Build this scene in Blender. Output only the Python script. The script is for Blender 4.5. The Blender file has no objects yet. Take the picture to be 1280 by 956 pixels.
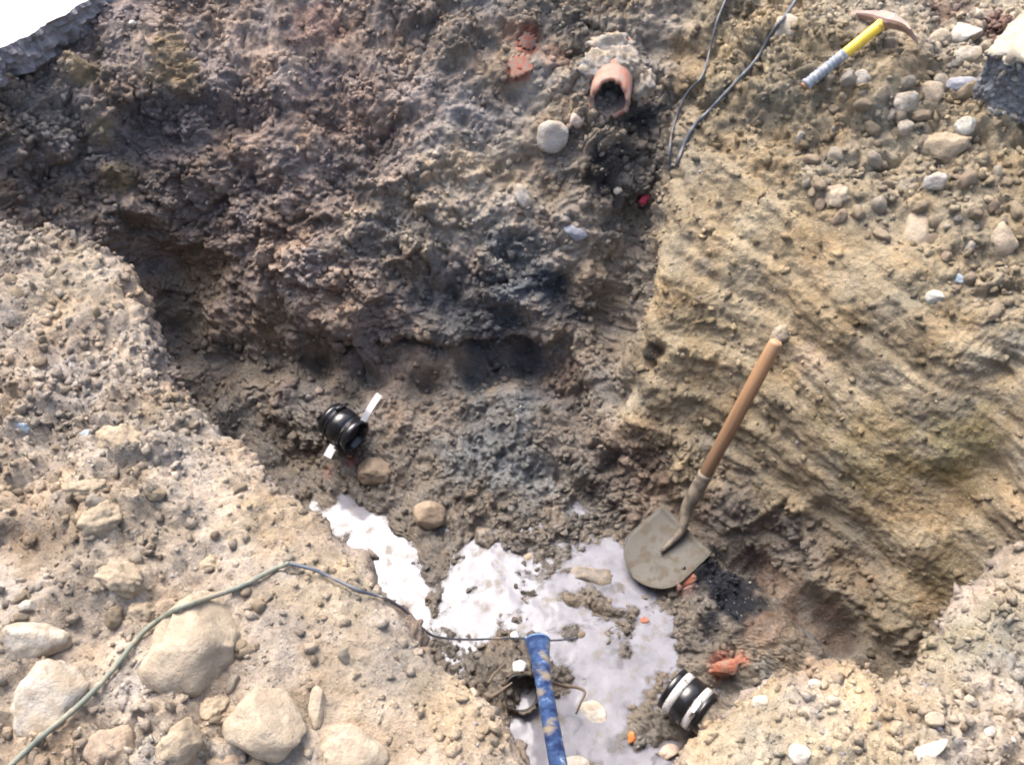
import bpy, bmesh, math, random
import numpy as np
from mathutils import Vector, Matrix, Quaternion

random.seed(7)
RNG = np.random.default_rng(11)
SC = bpy.context.scene
COL = SC.collection

# ------------------------------------------------------------------ camera
CAMZ, PITCH, F = 1.65, math.radians(47.0), 1204.0      # F in pixels of a 1280x956 frame
cam_d = bpy.data.cameras.new("camera")
cam = bpy.data.objects.new("camera", cam_d)
COL.objects.link(cam)
cam.location = (0, 0, CAMZ)
cam.rotation_euler = (math.pi / 2 - PITCH, 0, 0)
cam_d.sensor_width = 36.0
cam_d.lens = 36.0 * F / 1280.0
cam_d.clip_start = 0.05
cam_d.clip_end = 400
SC.camera = cam

# ------------------------------------------------------------------ sky, sun, exposure
SUN_DIR = Vector((-0.31, 0.42, 0.86)).normalized()       # towards the sun
SUN_EL = math.asin(SUN_DIR.z)
world = bpy.data.worlds.new("World")
SC.world = world
world.use_nodes = True
wn = world.node_tree.nodes
wl = world.node_tree.links
wn.clear()
w_out = wn.new("ShaderNodeOutputWorld")
w_bg = wn.new("ShaderNodeBackground")
w_sky = wn.new("ShaderNodeTexSky")
w_sky.sky_type = 'NISHITA'
w_sky.sun_disc = False
w_sky.sun_elevation = SUN_EL
w_sky.sun_rotation = math.atan2(SUN_DIR.x, SUN_DIR.y)
w_sky.air_density = 1.0
w_sky.dust_density = 6.0
w_sky.ozone_density = 1.0
w_bg.inputs["Strength"].default_value = 0.15
wl.new(w_sky.outputs[0], w_bg.inputs[0])
wl.new(w_bg.outputs[0], w_out.inputs[0])
sun_d = bpy.data.lights.new("sun", 'SUN')
sun = bpy.data.objects.new("sun", sun_d)
COL.objects.link(sun)
sun_d.energy = 1.35
sun_d.angle = math.radians(40)
sun_d.color = (1.0, 0.965, 0.925)
sun.rotation_euler = SUN_DIR.to_track_quat('Z', 'Y').to_euler()
SC.view_settings.view_transform = 'Standard'
SC.view_settings.look = 'None'
SC.view_settings.gamma = 1.0
SC.view_settings.use_curve_mapping = False
SC.view_settings.exposure = 1.58
SC.cycles.filter_width = 1.9

# ------------------------------------------------------------------ pixel helpers
CP, SP = math.cos(PITCH), math.sin(PITCH)
FWD = Vector((0, CP, -SP)); UPV = Vector((0, SP, CP)); RGT = Vector((1, 0, 0))
CAM = Vector((0, 0, CAMZ))

def ray(u, v):
    a = (u - 640.0) / F; b = -(v - 478.0) / F
    return RGT * a + UPV * b + FWD

def pix(u, v, z):
    d = ray(u, v)
    t = (z - CAMZ) / d.z
    return CAM + d * t

def pixt(u, v, t):
    return CAM + ray(u, v) * t

# ------------------------------------------------------------------ numpy noise
def _hash(ix, iy, iz, seed):
    h = (ix.astype(np.uint32) * np.uint32(374761393) + iy.astype(np.uint32) * np.uint32(668265263)
         + iz.astype(np.uint32) * np.uint32(2147483647) + np.uint32(seed * 97531 + 12345))
    h = (h ^ (h >> np.uint32(13))) * np.uint32(1274126177)
    h = (h ^ (h >> np.uint32(15))) * np.uint32(2246822519)
    return h ^ (h >> np.uint32(14))

def vnoise(p, seed=0):
    """smooth value noise, about -1..1"""
    f = np.floor(p); i = f.astype(np.int64); t = (p - f).astype(np.float32)
    t = t * t * t * (t * (t * 6 - 15) + 10)
    out = np.zeros(len(p), np.float32)
    for dx in (0, 1):
        wx = t[:, 0] if dx else 1 - t[:, 0]
        for dy in (0, 1):
            wy = t[:, 1] if dy else 1 - t[:, 1]
            for dz in (0, 1):
                wz = t[:, 2] if dz else 1 - t[:, 2]
                h = _hash(i[:, 0] + dx, i[:, 1] + dy, i[:, 2] + dz, seed)
                out += (h & np.uint32(0xFFFF)).astype(np.float32) / 32767.5 * wx * wy * wz
    return out - 1.0

def fbm(p, seed=0, octaves=4, gain=0.5, lac=2.03):
    s = np.zeros(len(p), np.float32); a = 1.0
    for o in range(octaves):
        s += a * vnoise(p + o * 17.3, seed + o)
        p = p * lac; a *= gain
    return s

def worley(p, seed=0):
    """F1, F2 and a random number of the nearest cell"""
    f = np.floor(p); i = f.astype(np.int64); fr = (p - f).astype(np.float32)
    n = len(p)
    f1 = np.full(n, 9, np.float32); f2 = np.full(n, 9, np.float32); cid = np.zeros(n, np.float32)
    for dx in (-1, 0, 1):
        for dy in (-1, 0, 1):
            for dz in (-1, 0, 1):
                h = _hash(i[:, 0] + dx, i[:, 1] + dy, i[:, 2] + dz, seed)
                ox = (h & np.uint32(1023)).astype(np.float32) / 1023
                oy = ((h >> np.uint32(10)) & np.uint32(1023)).astype(np.float32) / 1023
                oz = ((h >> np.uint32(20)) & np.uint32(1023)).astype(np.float32) / 1023
                d = np.sqrt((dx + ox - fr[:, 0]) ** 2 + (dy + oy - fr[:, 1]) ** 2 + (dz + oz - fr[:, 2]) ** 2)
                m = d < f1
                f2 = np.where(m, f1, np.minimum(f2, d))
                cid = np.where(m, ((h >> np.uint32(5)) & np.uint32(4095)).astype(np.float32) / 4095, cid)
                f1 = np.where(m, d, f1)
    return f1, f2, cid

def chunks(p, seed=0, tilt=1.0):
    """broken lumps: every cell a tilted facet at its own height, creased at the joints"""
    f = np.floor(p); i = f.astype(np.int64); fr = (p - f).astype(np.float32)
    n = len(p)
    f1 = np.full(n, 9, np.float32); f2 = np.full(n, 9, np.float32); hh = np.zeros(n, np.uint32); off = np.zeros((n, 3), np.float32)
    for dx in (-1, 0, 1):
        for dy in (-1, 0, 1):
            for dz in (-1, 0, 1):
                h = _hash(i[:, 0] + dx, i[:, 1] + dy, i[:, 2] + dz, seed)
                ox = dx + (h & np.uint32(1023)).astype(np.float32) / 1023 - fr[:, 0]
                oy = dy + ((h >> np.uint32(10)) & np.uint32(1023)).astype(np.float32) / 1023 - fr[:, 1]
                oz = dz + ((h >> np.uint32(20)) & np.uint32(1023)).astype(np.float32) / 1023 - fr[:, 2]
                d = np.sqrt(ox * ox + oy * oy + oz * oz)
                m = d < f1
                f2 = np.where(m, f1, np.minimum(f2, d))
                hh = np.where(m, h, hh)
                off[m, 0] = ox[m]; off[m, 1] = oy[m]; off[m, 2] = oz[m]
                f1 = np.where(m, d, f1)
    h2 = _hash(hh, hh >> np.uint32(7), hh >> np.uint32(13), 5)
    tx = (h2 & np.uint32(255)).astype(np.float32) / 127.5 - 1; ty = ((h2 >> np.uint32(8)) & np.uint32(255)).astype(np.float32) / 127.5 - 1; tz = ((h2 >> np.uint32(16)) & np.uint32(255)).astype(np.float32) / 127.5 - 1
    c = ((h2 >> np.uint32(24)) & np.uint32(255)).astype(np.float32) / 255
    crease = smooth(0.0, 0.16, f2 - f1)
    return (c - 0.45 + tilt * 0.55 * (tx * off[:, 0] + ty * off[:, 1] + tz * off[:, 2])) * (0.35 + 0.65 * crease) - 0.30 * (1 - crease) + 0.25 * (0.5 - f1)

def smooth(e0, e1, x):
    t = np.clip((x - e0) / (e1 - e0), 0, 1)
    return t * t * (3 - 2 * t)

# ------------------------------------------------------------------ materials
def new_mat(name):
    m = bpy.data.materials.new(name); m.use_nodes = True
    nt = m.node_tree
    b = nt.nodes["Principled BSDF"]
    return m, nt, b

def N(nt, kind, **kw):
    n = nt.nodes.new(kind)
    for k, v in kw.items():
        if k in n.inputs: n.inputs[k].default_value = v
        else: setattr(n, k, v)
    return n

def mixrgb(nt, a, b, fac, mode='MIX'):
    m = nt.nodes.new("ShaderNodeMix"); m.data_type = 'RGBA'; m.blend_type = mode
    for sock, val in ((m.inputs[0], fac), (m.inputs[6], a), (m.inputs[7], b)):
        if hasattr(val, "default_value") or hasattr(val, "links"): nt.links.new(val, sock)
        else: sock.default_value = val
    return m.outputs[2]

def ramp(nt, fac, stops):
    r = nt.nodes.new("ShaderNodeValToRGB")
    el = r.color_ramp.elements
    while len(el) < len(stops): el.new(0.5)
    for e, (p, c) in zip(el, stops):
        e.position = p; e.color = (c, c, c, 1) if not hasattr(c, "__len__") else (*c, 1)
    nt.links.new(fac, r.inputs[0])
    return r.outputs[0]

def n2d(nt, tc):
    """coordinates bent by noise, so that cells come out ragged"""
    n = N(nt, "ShaderNodeTexNoise", Scale=60.0, Detail=2.0); nt.links.new(tc, n.inputs["Vector"])
    v = nt.nodes.new("ShaderNodeVectorMath"); v.operation = 'MULTIPLY_ADD'
    nt.links.new(n.outputs["Color"], v.inputs[0]); v.inputs[1].default_value = (.012,) * 3; nt.links.new(tc, v.inputs[2])
    return v.outputs[0]

def soil_material(name="soil", pebbles=True, attr="soil_colour"):
    m, nt, b = new_mat(name)
    L = nt.links.new
    tc = N(nt, "ShaderNodeTexCoord").outputs["Object"]
    at = N(nt, "ShaderNodeAttribute", attribute_name=attr)
    wet = N(nt, "ShaderNodeAttribute", attribute_name="wet")
    n1 = N(nt, "ShaderNodeTexNoise", Scale=9.0, Detail=6.0, Roughness=0.62); L(tc, n1.inputs["Vector"])
    n2 = N(nt, "ShaderNodeTexNoise", Scale=70.0, Detail=5.0, Roughness=0.7); L(tc, n2.inputs["Vector"])
    n3 = N(nt, "ShaderNodeTexNoise", Scale=260.0, Detail=3.0, Roughness=0.7); L(tc, n3.inputs["Vector"])
    c = mixrgb(nt, at.outputs["Color"], ramp(nt, n1.outputs[0], [(0.3, 0.62), (0.5, 1.0), (0.7, 1.28)]), 0.75, 'MULTIPLY')
    c = mixrgb(nt, c, ramp(nt, n2.outputs[0], [(0.3, 0.65), (0.5, 1.0), (0.72, 1.3)]), 0.7, 'MULTIPLY')
    # hue drift between ochre and grey clay
    n4 = N(nt, "ShaderNodeTexNoise", Scale=5.5, Detail=5.0, Roughness=0.6); L(tc, n4.inputs["Vector"])
    c = mixrgb(nt, c, mixrgb(nt, c, (1.07, 0.95, 0.80, 1), 1.0, 'MULTIPLY'), ramp(nt, n4.outputs[0], [(0.5, 0.0), (0.66, 0.8)]))
    c = mixrgb(nt, c, mixrgb(nt, c, (0.86, 0.93, 1.05, 1), 1.0, 'MULTIPLY'), ramp(nt, n4.outputs[0], [(0.34, 0.9), (0.48, 0.0)]))
    bump_h = None
    if pebbles:
        v = N(nt, "ShaderNodeTexVoronoi", Scale=85.0, Randomness=1.0); L(tc, v.inputs["Vector"])
        sep = nt.nodes.new("ShaderNodeSeparateColor"); L(v.outputs["Color"], sep.inputs[0])
        pick = ramp(nt, sep.outputs[0], [(0.72, 0.0), (0.78, 1.0)])
        disc = ramp(nt, v.outputs["Distance"], [(0.22, 1.0), (0.34, 0.0)])
        mk = mixrgb(nt, pick, disc, 1.0, 'MULTIPLY')
        tone = ramp(nt, sep.outputs[1], [(0.0, (0.16, 0.13, 0.11)), (0.35, (0.34, 0.29, 0.22)), (0.7, (0.5, 0.46, 0.38)), (1.0, (0.3, 0.3, 0.3))])
        dry = nt.nodes.new("ShaderNodeMath"); dry.operation = 'MULTIPLY_ADD'
        L(wet.outputs["Fac"], dry.inputs[0]); dry.inputs[1].default_value = -0.5; dry.inputs[2].default_value = 0.6
        mm = nt.nodes.new("ShaderNodeMath"); mm.operation = 'MULTIPLY'; L(mk, mm.inputs[0]); L(dry.outputs[0], mm.inputs[1])
        c = mixrgb(nt, c, tone, mm.outputs[0])
        bump_h = mk
    L(c, b.inputs["Base Color"])
    rr = nt.nodes.new("ShaderNodeMapRange"); L(wet.outputs["Fac"], rr.inputs[0])
    rr.inputs[3].default_value = 0.95; rr.inputs[4].default_value = 0.24
    L(rr.outputs[0], b.inputs["Roughness"])
    sp = nt.nodes.new("ShaderNodeMapRange"); L(wet.outputs["Fac"], sp.inputs[0])
    sp.inputs[3].default_value = 0.15; sp.inputs[4].default_value = 0.9
    L(sp.outputs[0], b.inputs["Specular IOR Level"])
    vb = N(nt, "ShaderNodeTexVoronoi", Scale=105.0, Randomness=1.0); L(n2d(nt, tc), vb.inputs["Vector"])
    bpv = N(nt, "ShaderNodeBump", Strength=0.4, Distance=0.006, invert=True); L(vb.outputs["Distance"], bpv.inputs["Height"])
    bp = N(nt, "ShaderNodeBump", Strength=1.0, Distance=0.014); L(bpv.outputs[0], bp.inputs["Normal"]); L(n2.outputs[0], bp.inputs["Height"])
    bp2 = N(nt, "ShaderNodeBump", Strength=0.8, Distance=0.004); L(n3.outputs[0], bp2.inputs["Height"]); L(bp.outputs[0], bp2.inputs["Normal"])
    last = bp2
    if bump_h is not None:
        bp3 = N(nt, "ShaderNodeBump", Strength=0.7, Distance=0.004); L(bump_h, bp3.inputs["Height"]); L(bp2.outputs[0], bp3.inputs["Normal"])
        last = bp3
    L(last.outputs[0], b.inputs["Normal"])
    return m

def stone_material(name, col, dust=(0.36, 0.28, 0.19), dust_amt=0.5, rough=0.8, spec=0.3, scale=1.0):
    m, nt, b = new_mat(name)
    L = nt.links.new
    tc = N(nt, "ShaderNodeTexCoord").outputs["Object"]
    n1 = N(nt, "ShaderNodeTexNoise", Scale=16.0 * scale, Detail=6.0, Roughness=0.65); L(tc, n1.inputs["Vector"])
    n2 = N(nt, "ShaderNodeTexNoise", Scale=120.0 * scale, Detail=4.0, Roughness=0.7); L(tc, n2.inputs["Vector"])
    c = mixrgb(nt, (*col, 1), ramp(nt, n2.outputs[0], [(0.3, 0.65), (0.5, 1.0), (0.7, 1.25)]), 0.7, 'MULTIPLY')
    n0 = N(nt, "ShaderNodeTexNoise", Scale=42.0 * scale, Detail=5.0, Roughness=0.7); L(tc, n0.inputs["Vector"])
    c = mixrgb(nt, c, (dust[0] * .8, dust[1] * .8, dust[2] * .78, 1), mixrgb(nt, ramp(nt, n0.outputs[0], [(0.46, 0.0), (0.6, 1.0)]), (dust_amt * .8,) * 3 + (1,), 1.0, 'MULTIPLY'))
    c = mixrgb(nt, c, (*dust, 1), mixrgb(nt, ramp(nt, n1.outputs[0], [(0.42, 0.0), (0.6, 1.0)]), (dust_amt,) * 3 + (1,), 1.0, 'MULTIPLY'))
    L(c, b.inputs["Base Color"])
    b.inputs["Roughness"].default_value = rough
    b.inputs["Specular IOR Level"].default_value = spec
    bp = N(nt, "ShaderNodeBump", Strength=0.7, Distance=0.010); L(n0.outputs[0], bp.inputs["Height"])
    bp2 = N(nt, "ShaderNodeBump", Strength=0.6, Distance=0.003); L(n2.outputs[0], bp2.inputs["Height"]); L(bp.outputs[0], bp2.inputs["Normal"])
    L(bp2.outputs[0], b.inputs["Normal"])
    return m

def plain_material(name, col, rough=0.5, metal=0.0, spec=0.5, mud=0.0, mudcol=(0.27, 0.21, 0.14), mscale=30.0, bump=0.2):
    m, nt, b = new_mat(name)
    L = nt.links.new
    tc = N(nt, "ShaderNodeTexCoord").outputs["Object"]
    n1 = N(nt, "ShaderNodeTexNoise", Scale=mscale, Detail=6.0, Roughness=0.68); L(tc, n1.inputs["Vector"])
    c = mixrgb(nt, (*col, 1), ramp(nt, n1.outputs[0], [(0.3, 0.75), (0.55, 1.0), (0.7, 1.12)]), 0.8, 'MULTIPLY')
    if mud > 0:
        f = ramp(nt, n1.outputs[0], [(max(0.0, 0.62 - 0.35 * mud), 0.0), (max(0.05, 0.74 - 0.35 * mud), 1.0)])
        c = mixrgb(nt, c, (*mudcol, 1), f)
        rr = nt.nodes.new("ShaderNodeMapRange"); L(f, rr.inputs[0]); rr.inputs[3].default_value = rough; rr.inputs[4].default_value = 0.9
        L(rr.outputs[0], b.inputs["Roughness"])
        if metal > 0:
            mr = nt.nodes.new("ShaderNodeMapRange"); L(f, mr.inputs[0]); mr.inputs[3].default_value = metal; mr.inputs[4].default_value = 0.0
            L(mr.outputs[0], b.inputs["Metallic"])
    else:
        b.inputs["Roughness"].default_value = rough
        b.inputs["Metallic"].default_value = metal
    b.inputs["Specular IOR Level"].default_value = spec
    L(c, b.inputs["Base Color"])
    bp = N(nt, "ShaderNodeBump", Strength=bump, Distance=0.003); L(n1.outputs[0], bp.inputs["Height"])
    L(bp.outputs[0], b.inputs["Normal"])
    return m

M_SOIL = soil_material()

# ------------------------------------------------------------------ object helpers
def mesh_obj(name, verts, faces, mat, parent=None, smooth_shade=True):
    me = bpy.data.meshes.new(name)
    me.from_pydata([tuple(v) for v in verts], [], faces)
    me.update()
    if smooth_shade: me.polygons.foreach_set("use_smooth", [True] * len(me.polygons))
    if mat: me.materials.append(mat)
    o = bpy.data.objects.new(name, me); COL.objects.link(o)
    if parent: o.parent = parent
    return o

def np_mesh(name, V, Q, mat):
    """big mesh from arrays; Q is an (n,3) or (n,4) index array"""
    me = bpy.data.meshes.new(name)
    k = Q.shape[1]
    me.vertices.add(len(V)); me.vertices.foreach_set("co", np.ascontiguousarray(V, np.float32).ravel())
    me.loops.add(Q.size); me.loops.foreach_set("vertex_index", np.ascontiguousarray(Q, np.int32).ravel())
    me.polygons.add(len(Q)); me.polygons.foreach_set("loop_start", np.arange(0, Q.size, k, dtype=np.int32))
    me.update(calc_edges=True)
    if mat: me.materials.append(mat)
    o = bpy.data.objects.new(name, me); COL.objects.link(o)
    return o

def tag(o, label, cat, group=None, kind=None):
    if label: o["label"] = label
    if cat: o["category"] = cat
    if group: o["group"] = group
    if kind: o["kind"] = kind
    return o

def thing(name, label, cat, loc, group=None):
    o = bpy.data.objects.new(name, None); COL.objects.link(o)
    o.location = loc; o.empty_display_size = 0.05
    return tag(o, label, cat, group)

def basis(zdir, xhint):
    z = zdir.normalized(); x = (xhint - z * xhint.dot(z)).normalized(); y = z.cross(x)
    return Matrix((x, y, z)).transposed().to_4x4()

def catmull(pts, n=8):
    out = []
    P = [pts[0] + (pts[0] - pts[1])] + list(pts) + [pts[-1] + (pts[-1] - pts[-2])]
    for i in range(1, len(P) - 2):
        for k in range(n):
            t = k / n
            a, b, c, d = P[i - 1], P[i], P[i + 1], P[i + 2]
            out.append(0.5 * ((2 * b) + (c - a) * t + (2 * a - 5 * b + 4 * c - d) * t * t + (3 * b - a - 3 * c + d) * t ** 3))
    out.append(P[-2].copy())
    return out

def tube(name, pts, rad, mat, parent=None, seg=10, caps=True, squash=None):
    """rad: number or list per point"""
    if not hasattr(rad, "__len__"): rad = [rad] * len(pts)
    V, Fc = [], []
    x = None
    for i, p in enumerate(pts):
        d = (pts[min(i + 1, len(pts) - 1)] - pts[max(i - 1, 0)]).normalized()
        if x is None:
            x = d.orthogonal().normalized()
            if squash: x = (squash[0] - d * squash[0].dot(d)).normalized()
        x = (x - d * x.dot(d)).normalized(); y = d.cross(x)
        for k in range(seg):
            a = 2 * math.pi * k / seg
            sx, sy = (1, 1) if not squash else (1, squash[1])
            V.append(p + x * math.cos(a) * rad[i] * sx + y * math.sin(a) * rad[i] * sy)
    for i in range(len(pts) - 1):
        for k in range(seg):
            k2 = (k + 1) % seg
            Fc.append((i * seg + k, i * seg + k2, (i + 1) * seg + k2, (i + 1) * seg + k))
    if caps:
        Fc.append(tuple(reversed(range(seg)))); n = len(pts) - 1
        Fc.append(tuple(n * seg + k for k in range(seg)))
    return mesh_obj(name, V, Fc, mat, parent)

def lathe(name, prof, mat, parent=None, seg=40, M=None, closed=True, wob=None):
    """prof: list of (r, z) going round a closed outline (a ring) unless closed is False"""
    V, Fc = [], []
    n = len(prof)
    for k in range(seg):
        a = 2 * math.pi * k / seg
        for j, (r, z) in enumerate(prof):
            rr, zz = (r, z) if wob is None else wob(r, z, a, j)
            V.append(Vector((rr * math.cos(a), rr * math.sin(a), zz)))
    for k in range(seg):
        k2 = (k + 1) % seg
        for j in range(n if closed else n - 1):
            j2 = (j + 1) % n
            Fc.append((k * n + j, k2 * n + j, k2 * n + j2, k * n + j2))
    if M is not None: V = [M @ v for v in V]
    return mesh_obj(name, V, Fc, mat, parent)

# ================================================================== the pit: a loft of profiles
V3 = Vector
C0 = V3((-0.22, 1.80, -1.285))
# rim, mid wall, low wall, toe, undercut push, dz of bank at .35 m, dz at 1.3 m, sample weight, rough, clay(smooth striae), far-ness
A = []
def anchor(rim, mid, low, toe, cut=0.0, b1=0.05, b2=0.08, w=1.0, wall=(0, 0, 1), floorz=-1.285, lb=(0.35, 1.3)):
    A.append(dict(rim=V3(rim), mid=V3(mid), low=V3(low), toe=V3(toe), cut=cut, b1=b1, b2=b2, w=w, wall=wall, fz=floorz, lb=lb))

def P(u, v, z): return pix(u, v, z)
# wall = (shade-side brown, grey clay, ochre) weights
LB = (0.9, 0.3, 0.35)  # browner mix stands in for shade below the near bank edges
anchor((.17, .36, -.02), (.17, .46, -.35), (.17, .55, -.8), (.17, .72, -1.28), 0, .03, .06, .7, LB)
anchor((.055, .60, 0), (.07, .66, -.4), (.08, .70, -.9), (.10, .80, -1.28), 0, .04, .08, 1, LB)
anchor(P(620, 862, 0), (-.02, .80, -.4), (-.01, .83, -.9), (.03, .92, -1.28), 0, .05, .10, 1, LB)
anchor(P(520, 782, 0), (-.17, .93, -.4), (-.15, .96, -.9), (-.10, 1.05, -1.28), 0, .06, .12, 1, LB)
anchor(P(400, 672, 0), (-.38, 1.13, -.4), (-.36, 1.16, -.9), (-.30, 1.25, -1.27), 0, .06, .14, 1, LB)
anchor(P(310, 585, 0), (-.57, 1.32, -.4), (-.54, 1.36, -.9), (-.48, 1.44, -1.24), 0, .06, .15, 1, LB)
anchor(P(215, 470, 0), (-.79, 1.58, -.4), (-.76, 1.62, -.85), (-.68, 1.74, -1.2), 0, .05, .15, 1, LB)
anchor(P(165, 372, 0), (-.96, 1.84, -.35), (-.93, 1.88, -.8), (-.85, 2.0, -1.15), 0, .04, .14, 1, LB)
anchor(P(95, 312, 0), (-1.16, 2.05, -.3), (-1.12, 2.10, -.7), (-1.02, 2.22, -1.1), 0, .03, .12, 1, LB)
anchor(P(-10, 283, 0), (-1.45, 2.18, -.3), (-1.38, 2.24, -.6), (-1.22, 2.36, -1.05), 0, .02, .10, .8, LB)
anchor((-1.95, 2.45, -.06), (-1.85, 2.50, -.3), (-1.65, 2.52, -.65), (-1.36, 2.50, -1.05), 0, -.02, 0, .4, (1, .2, .2))
anchor((-1.86, 3.04, -.14), (-1.74, 2.97, -.38), (-1.52, 2.84, -.75), (-1.30, 2.62, -1.08), .06, .0, .02, .9, (1, .4, .25))
anchor((-1.62, 3.38, -.13), (-1.42, 3.12, -.45), (-1.34, 2.93, -.78), (-1.18, 2.66, -1.08), .10, .0, .02, 1, (1, .15, .35))
anchor(P(300, -30, .0), P(300, 170, -.35), P(300, 340, -.80), P(330, 470, -1.08), .10, .05, .05, 1, (1, .1, .15), -1.22)
anchor(P(450, -30, .03), P(450, 190, -.38), P(450, 400, -.86), P(450, 480, -1.08), .10, .05, .05, 1, (1, .15, .2), -1.22)
anchor(P(600, -30, .04), P(600, 190, -.38), P(605, 410, -.86), P(590, 490, -1.08), .14, .05, .05, 1, (.7, .8, .2), -1.215)
anchor(P(762, -30, .04), P(762, 180, -.34), P(730, 395, -.82), P(700, 520, -1.10), .10, .05, .05, 1, (.4, .7, .5), -1.235)
anchor(P(845, -30, .05), P(822, 185, -.415), P(770, 410, -.87), P(735, 565, -1.14), .04, .08, .10, 1, (.35, .7, .35), -1.24)
anchor(P(905, -25, .05), P(866, 195, -.30), P(818, 430, -.72), P(778, 605, -1.17), .0, .10, .15, 1, (0, .08, 1), -1.25)
anchor(P(1060, 40, .06), P(1000, 250, -.27), P(920, 450, -.70), P(858, 650, -1.22), .02, .06, .15, 1, (0, .1, 1), -1.26)
anchor(P(1290, 130, .03), P(1180, 400, -.35), P(1085, 600, -.80), P(965, 715, -1.20), .09, .06, .15, 1, (0, .1, 1), -1.25)
anchor((2.0, 2.15, .03), P(1290, 450, -.35), P(1200, 680, -.86), P(1078, 805, -1.20), .07, .06, .12, .8, (0, .1, 1), -1.22)
anchor((1.85, 1.38, .0), (1.74, 1.36, -.35), (1.62, 1.34, -.8), (1.40, 1.34, -1.18), 0, .05, .1, .4, LB, -1.22)
anchor(P(1288, 714, -.06), (1.24, 1.10, -.4), (1.36, 1.14, -.85), (1.28, 1.24, -1.2), 0, .06, .1, 1, LB, -1.24)
anchor(P(1138, 874, -.03), (.86, .80, -.4), (.96, .86, -.9), (.95, 1.02, -1.22), 0, .05, .1, 1, LB, -1.26)
anchor(P(1008, 868, 0), (.54, .84, -.4), (.55, .88, -.9), (.58, 1.02, -1.27), 0, .04, .1, 1, LB)
anchor(P(908, 900, 0), (.40, .76, -.4), (.41, .79, -.9), (.43, .94, -1.28), 0, .03, .08, 1, LB)
anchor((.285, .60, -.01), (.28, .64, -.4), (.28, .68, -.9), (.29, .84, -1.28), 0, .03, .06, .9, LB)

NA = len(A)
LV = ["ctr", "floor", "toe", "cut", "low", "mid", "rim", "bank1", "bank2", "far1", "far2"]
CT = np.zeros((NA, len(LV), 3))
for i, a in enumerate(A):
    out = (a["low"] - C0); out.z = 0; out.normalize()
    cut = a["low"] * 0.45 + a["toe"] * 0.55 + out * a["cut"]
    fl = a["toe"].lerp(C0, 0.5); fl.z = a["fz"]
    prv, nxt = A[i - 1]["rim"], A[(i + 1) % NA]["rim"]
    tg = (nxt - prv); tg.z = 0; nrm = V3((tg.y, -tg.x, 0)).normalized()
    if nrm.dot(out) < 0: nrm = -nrm
    ro = (nrm + out).normalized()
    b1 = a["rim"] + ro * a["lb"][0] + V3((0, 0, a["b1"]))
    b2 = a["rim"] + ro * a["lb"][1]; b2.z = a["b2"]
    f1 = a["rim"] + out * 6; f1.z = 0.05
    f2 = out * 220; f2.z = 0.0
    for k, p in enumerate((C0, fl, a["toe"], cut, a["low"], a["mid"], a["rim"], b1, b2, f1, f2)): CT[i, k] = p

def cr_w(t, ten=0.5):
    t2, t3 = t * t, t * t * t
    return (-ten * t + 2 * ten * t2 - ten * t3, 1 + (ten - 3) * t2 + (2 - ten) * t3,
            ten * t + (3 - 2 * ten) * t2 + (ten - 2) * t3, -ten * t2 + ten * t3)

# around
ang_idx = []
chord = []
for i in range(NA):
    j = (i + 1) % NA
    L_ = max(np.linalg.norm(CT[j, 6] - CT[i, 6]), np.linalg.norm(CT[j, 4] - CT[i, 4]) * 1.3)
    chord.append(L_ * 0.5 * (A[i]["w"] + A[j]["w"]))
NANG = 1370
cnt = [max(10, int(round(c / sum(chord) * NANG))) for c in chord]
rows = []; wl_rows = []
WALL = np.array([a["wall"] for a in A], float)
for i in range(NA):
    t = (np.arange(cnt[i]) / cnt[i])[:, None, None]
    w = cr_w(t, 0.42)
    im, i1, i2 = (i - 1) % NA, (i + 1) % NA, (i + 2) % NA
    rows.append(w[0] * CT[im] + w[1] * CT[i] + w[2] * CT[i1] + w[3] * CT[i2])
    tt = smooth(0, 1, t[:, :, 0]); wl_rows.append((1 - tt) * WALL[i] + tt * WALL[i1])
R = np.concatenate(rows); WR = np.concatenate(wl_rows)           # (NU, levels, 3)
NU = len(R)
seg_n = [62, 92, 36, 44, 110, 100, 86, 110, 14, 6]
prof = []; lev = []
for k in range(len(LV) - 1):
    n = seg_n[k]; t = np.arange(n) / n
    if k == 0: t = t ** 0.7
    if k >= 8: w = [0 * t, 1 - t, t, 0 * t]
    else: w = cr_w(t, 0.38 if k else 0.2)
    km, k2 = max(k - 1, 0), min(k + 2, len(LV) - 1)
    if k == 7: k2 = 8
    w = [x[None, :, None] for x in w]
    prof.append(w[0] * R[:, km][:, None] + w[1] * R[:, k][:, None] + w[2] * R[:, k + 1][:, None] + w[3] * R[:, k2][:, None])
    lev.append(k + t)
G = np.concatenate(prof + [R[:, -1][:, None]], axis=1)
LEV = np.concatenate(lev + [[len(LV) - 1.0]])
NV = G.shape[1]
# normals of the smooth loft
du = np.roll(G, -1, 0) - np.roll(G, 1, 0)
dv = np.gradient(G, axis=1)
Nn = np.cross(du, dv); ln = np.linalg.norm(Nn, axis=2, keepdims=True)
Nn = Nn / np.maximum(ln, 1e-9)
Nn[:, :3] = (0, 0, 1)
if np.mean(Nn[:, 300:, 2]) < 0: Nn = -Nn
Nn[:, :3] = (0, 0, 1)
for _ in range(6):
    Nn = (np.roll(Nn, 1, 0) + Nn + np.roll(Nn, -1, 0))
    Nn[:, 1:-1] = (Nn[:, :-2] + Nn[:, 1:-1] + Nn[:, 2:]) / 3
    Nn /= np.linalg.norm(Nn, axis=2, keepdims=True)

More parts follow.
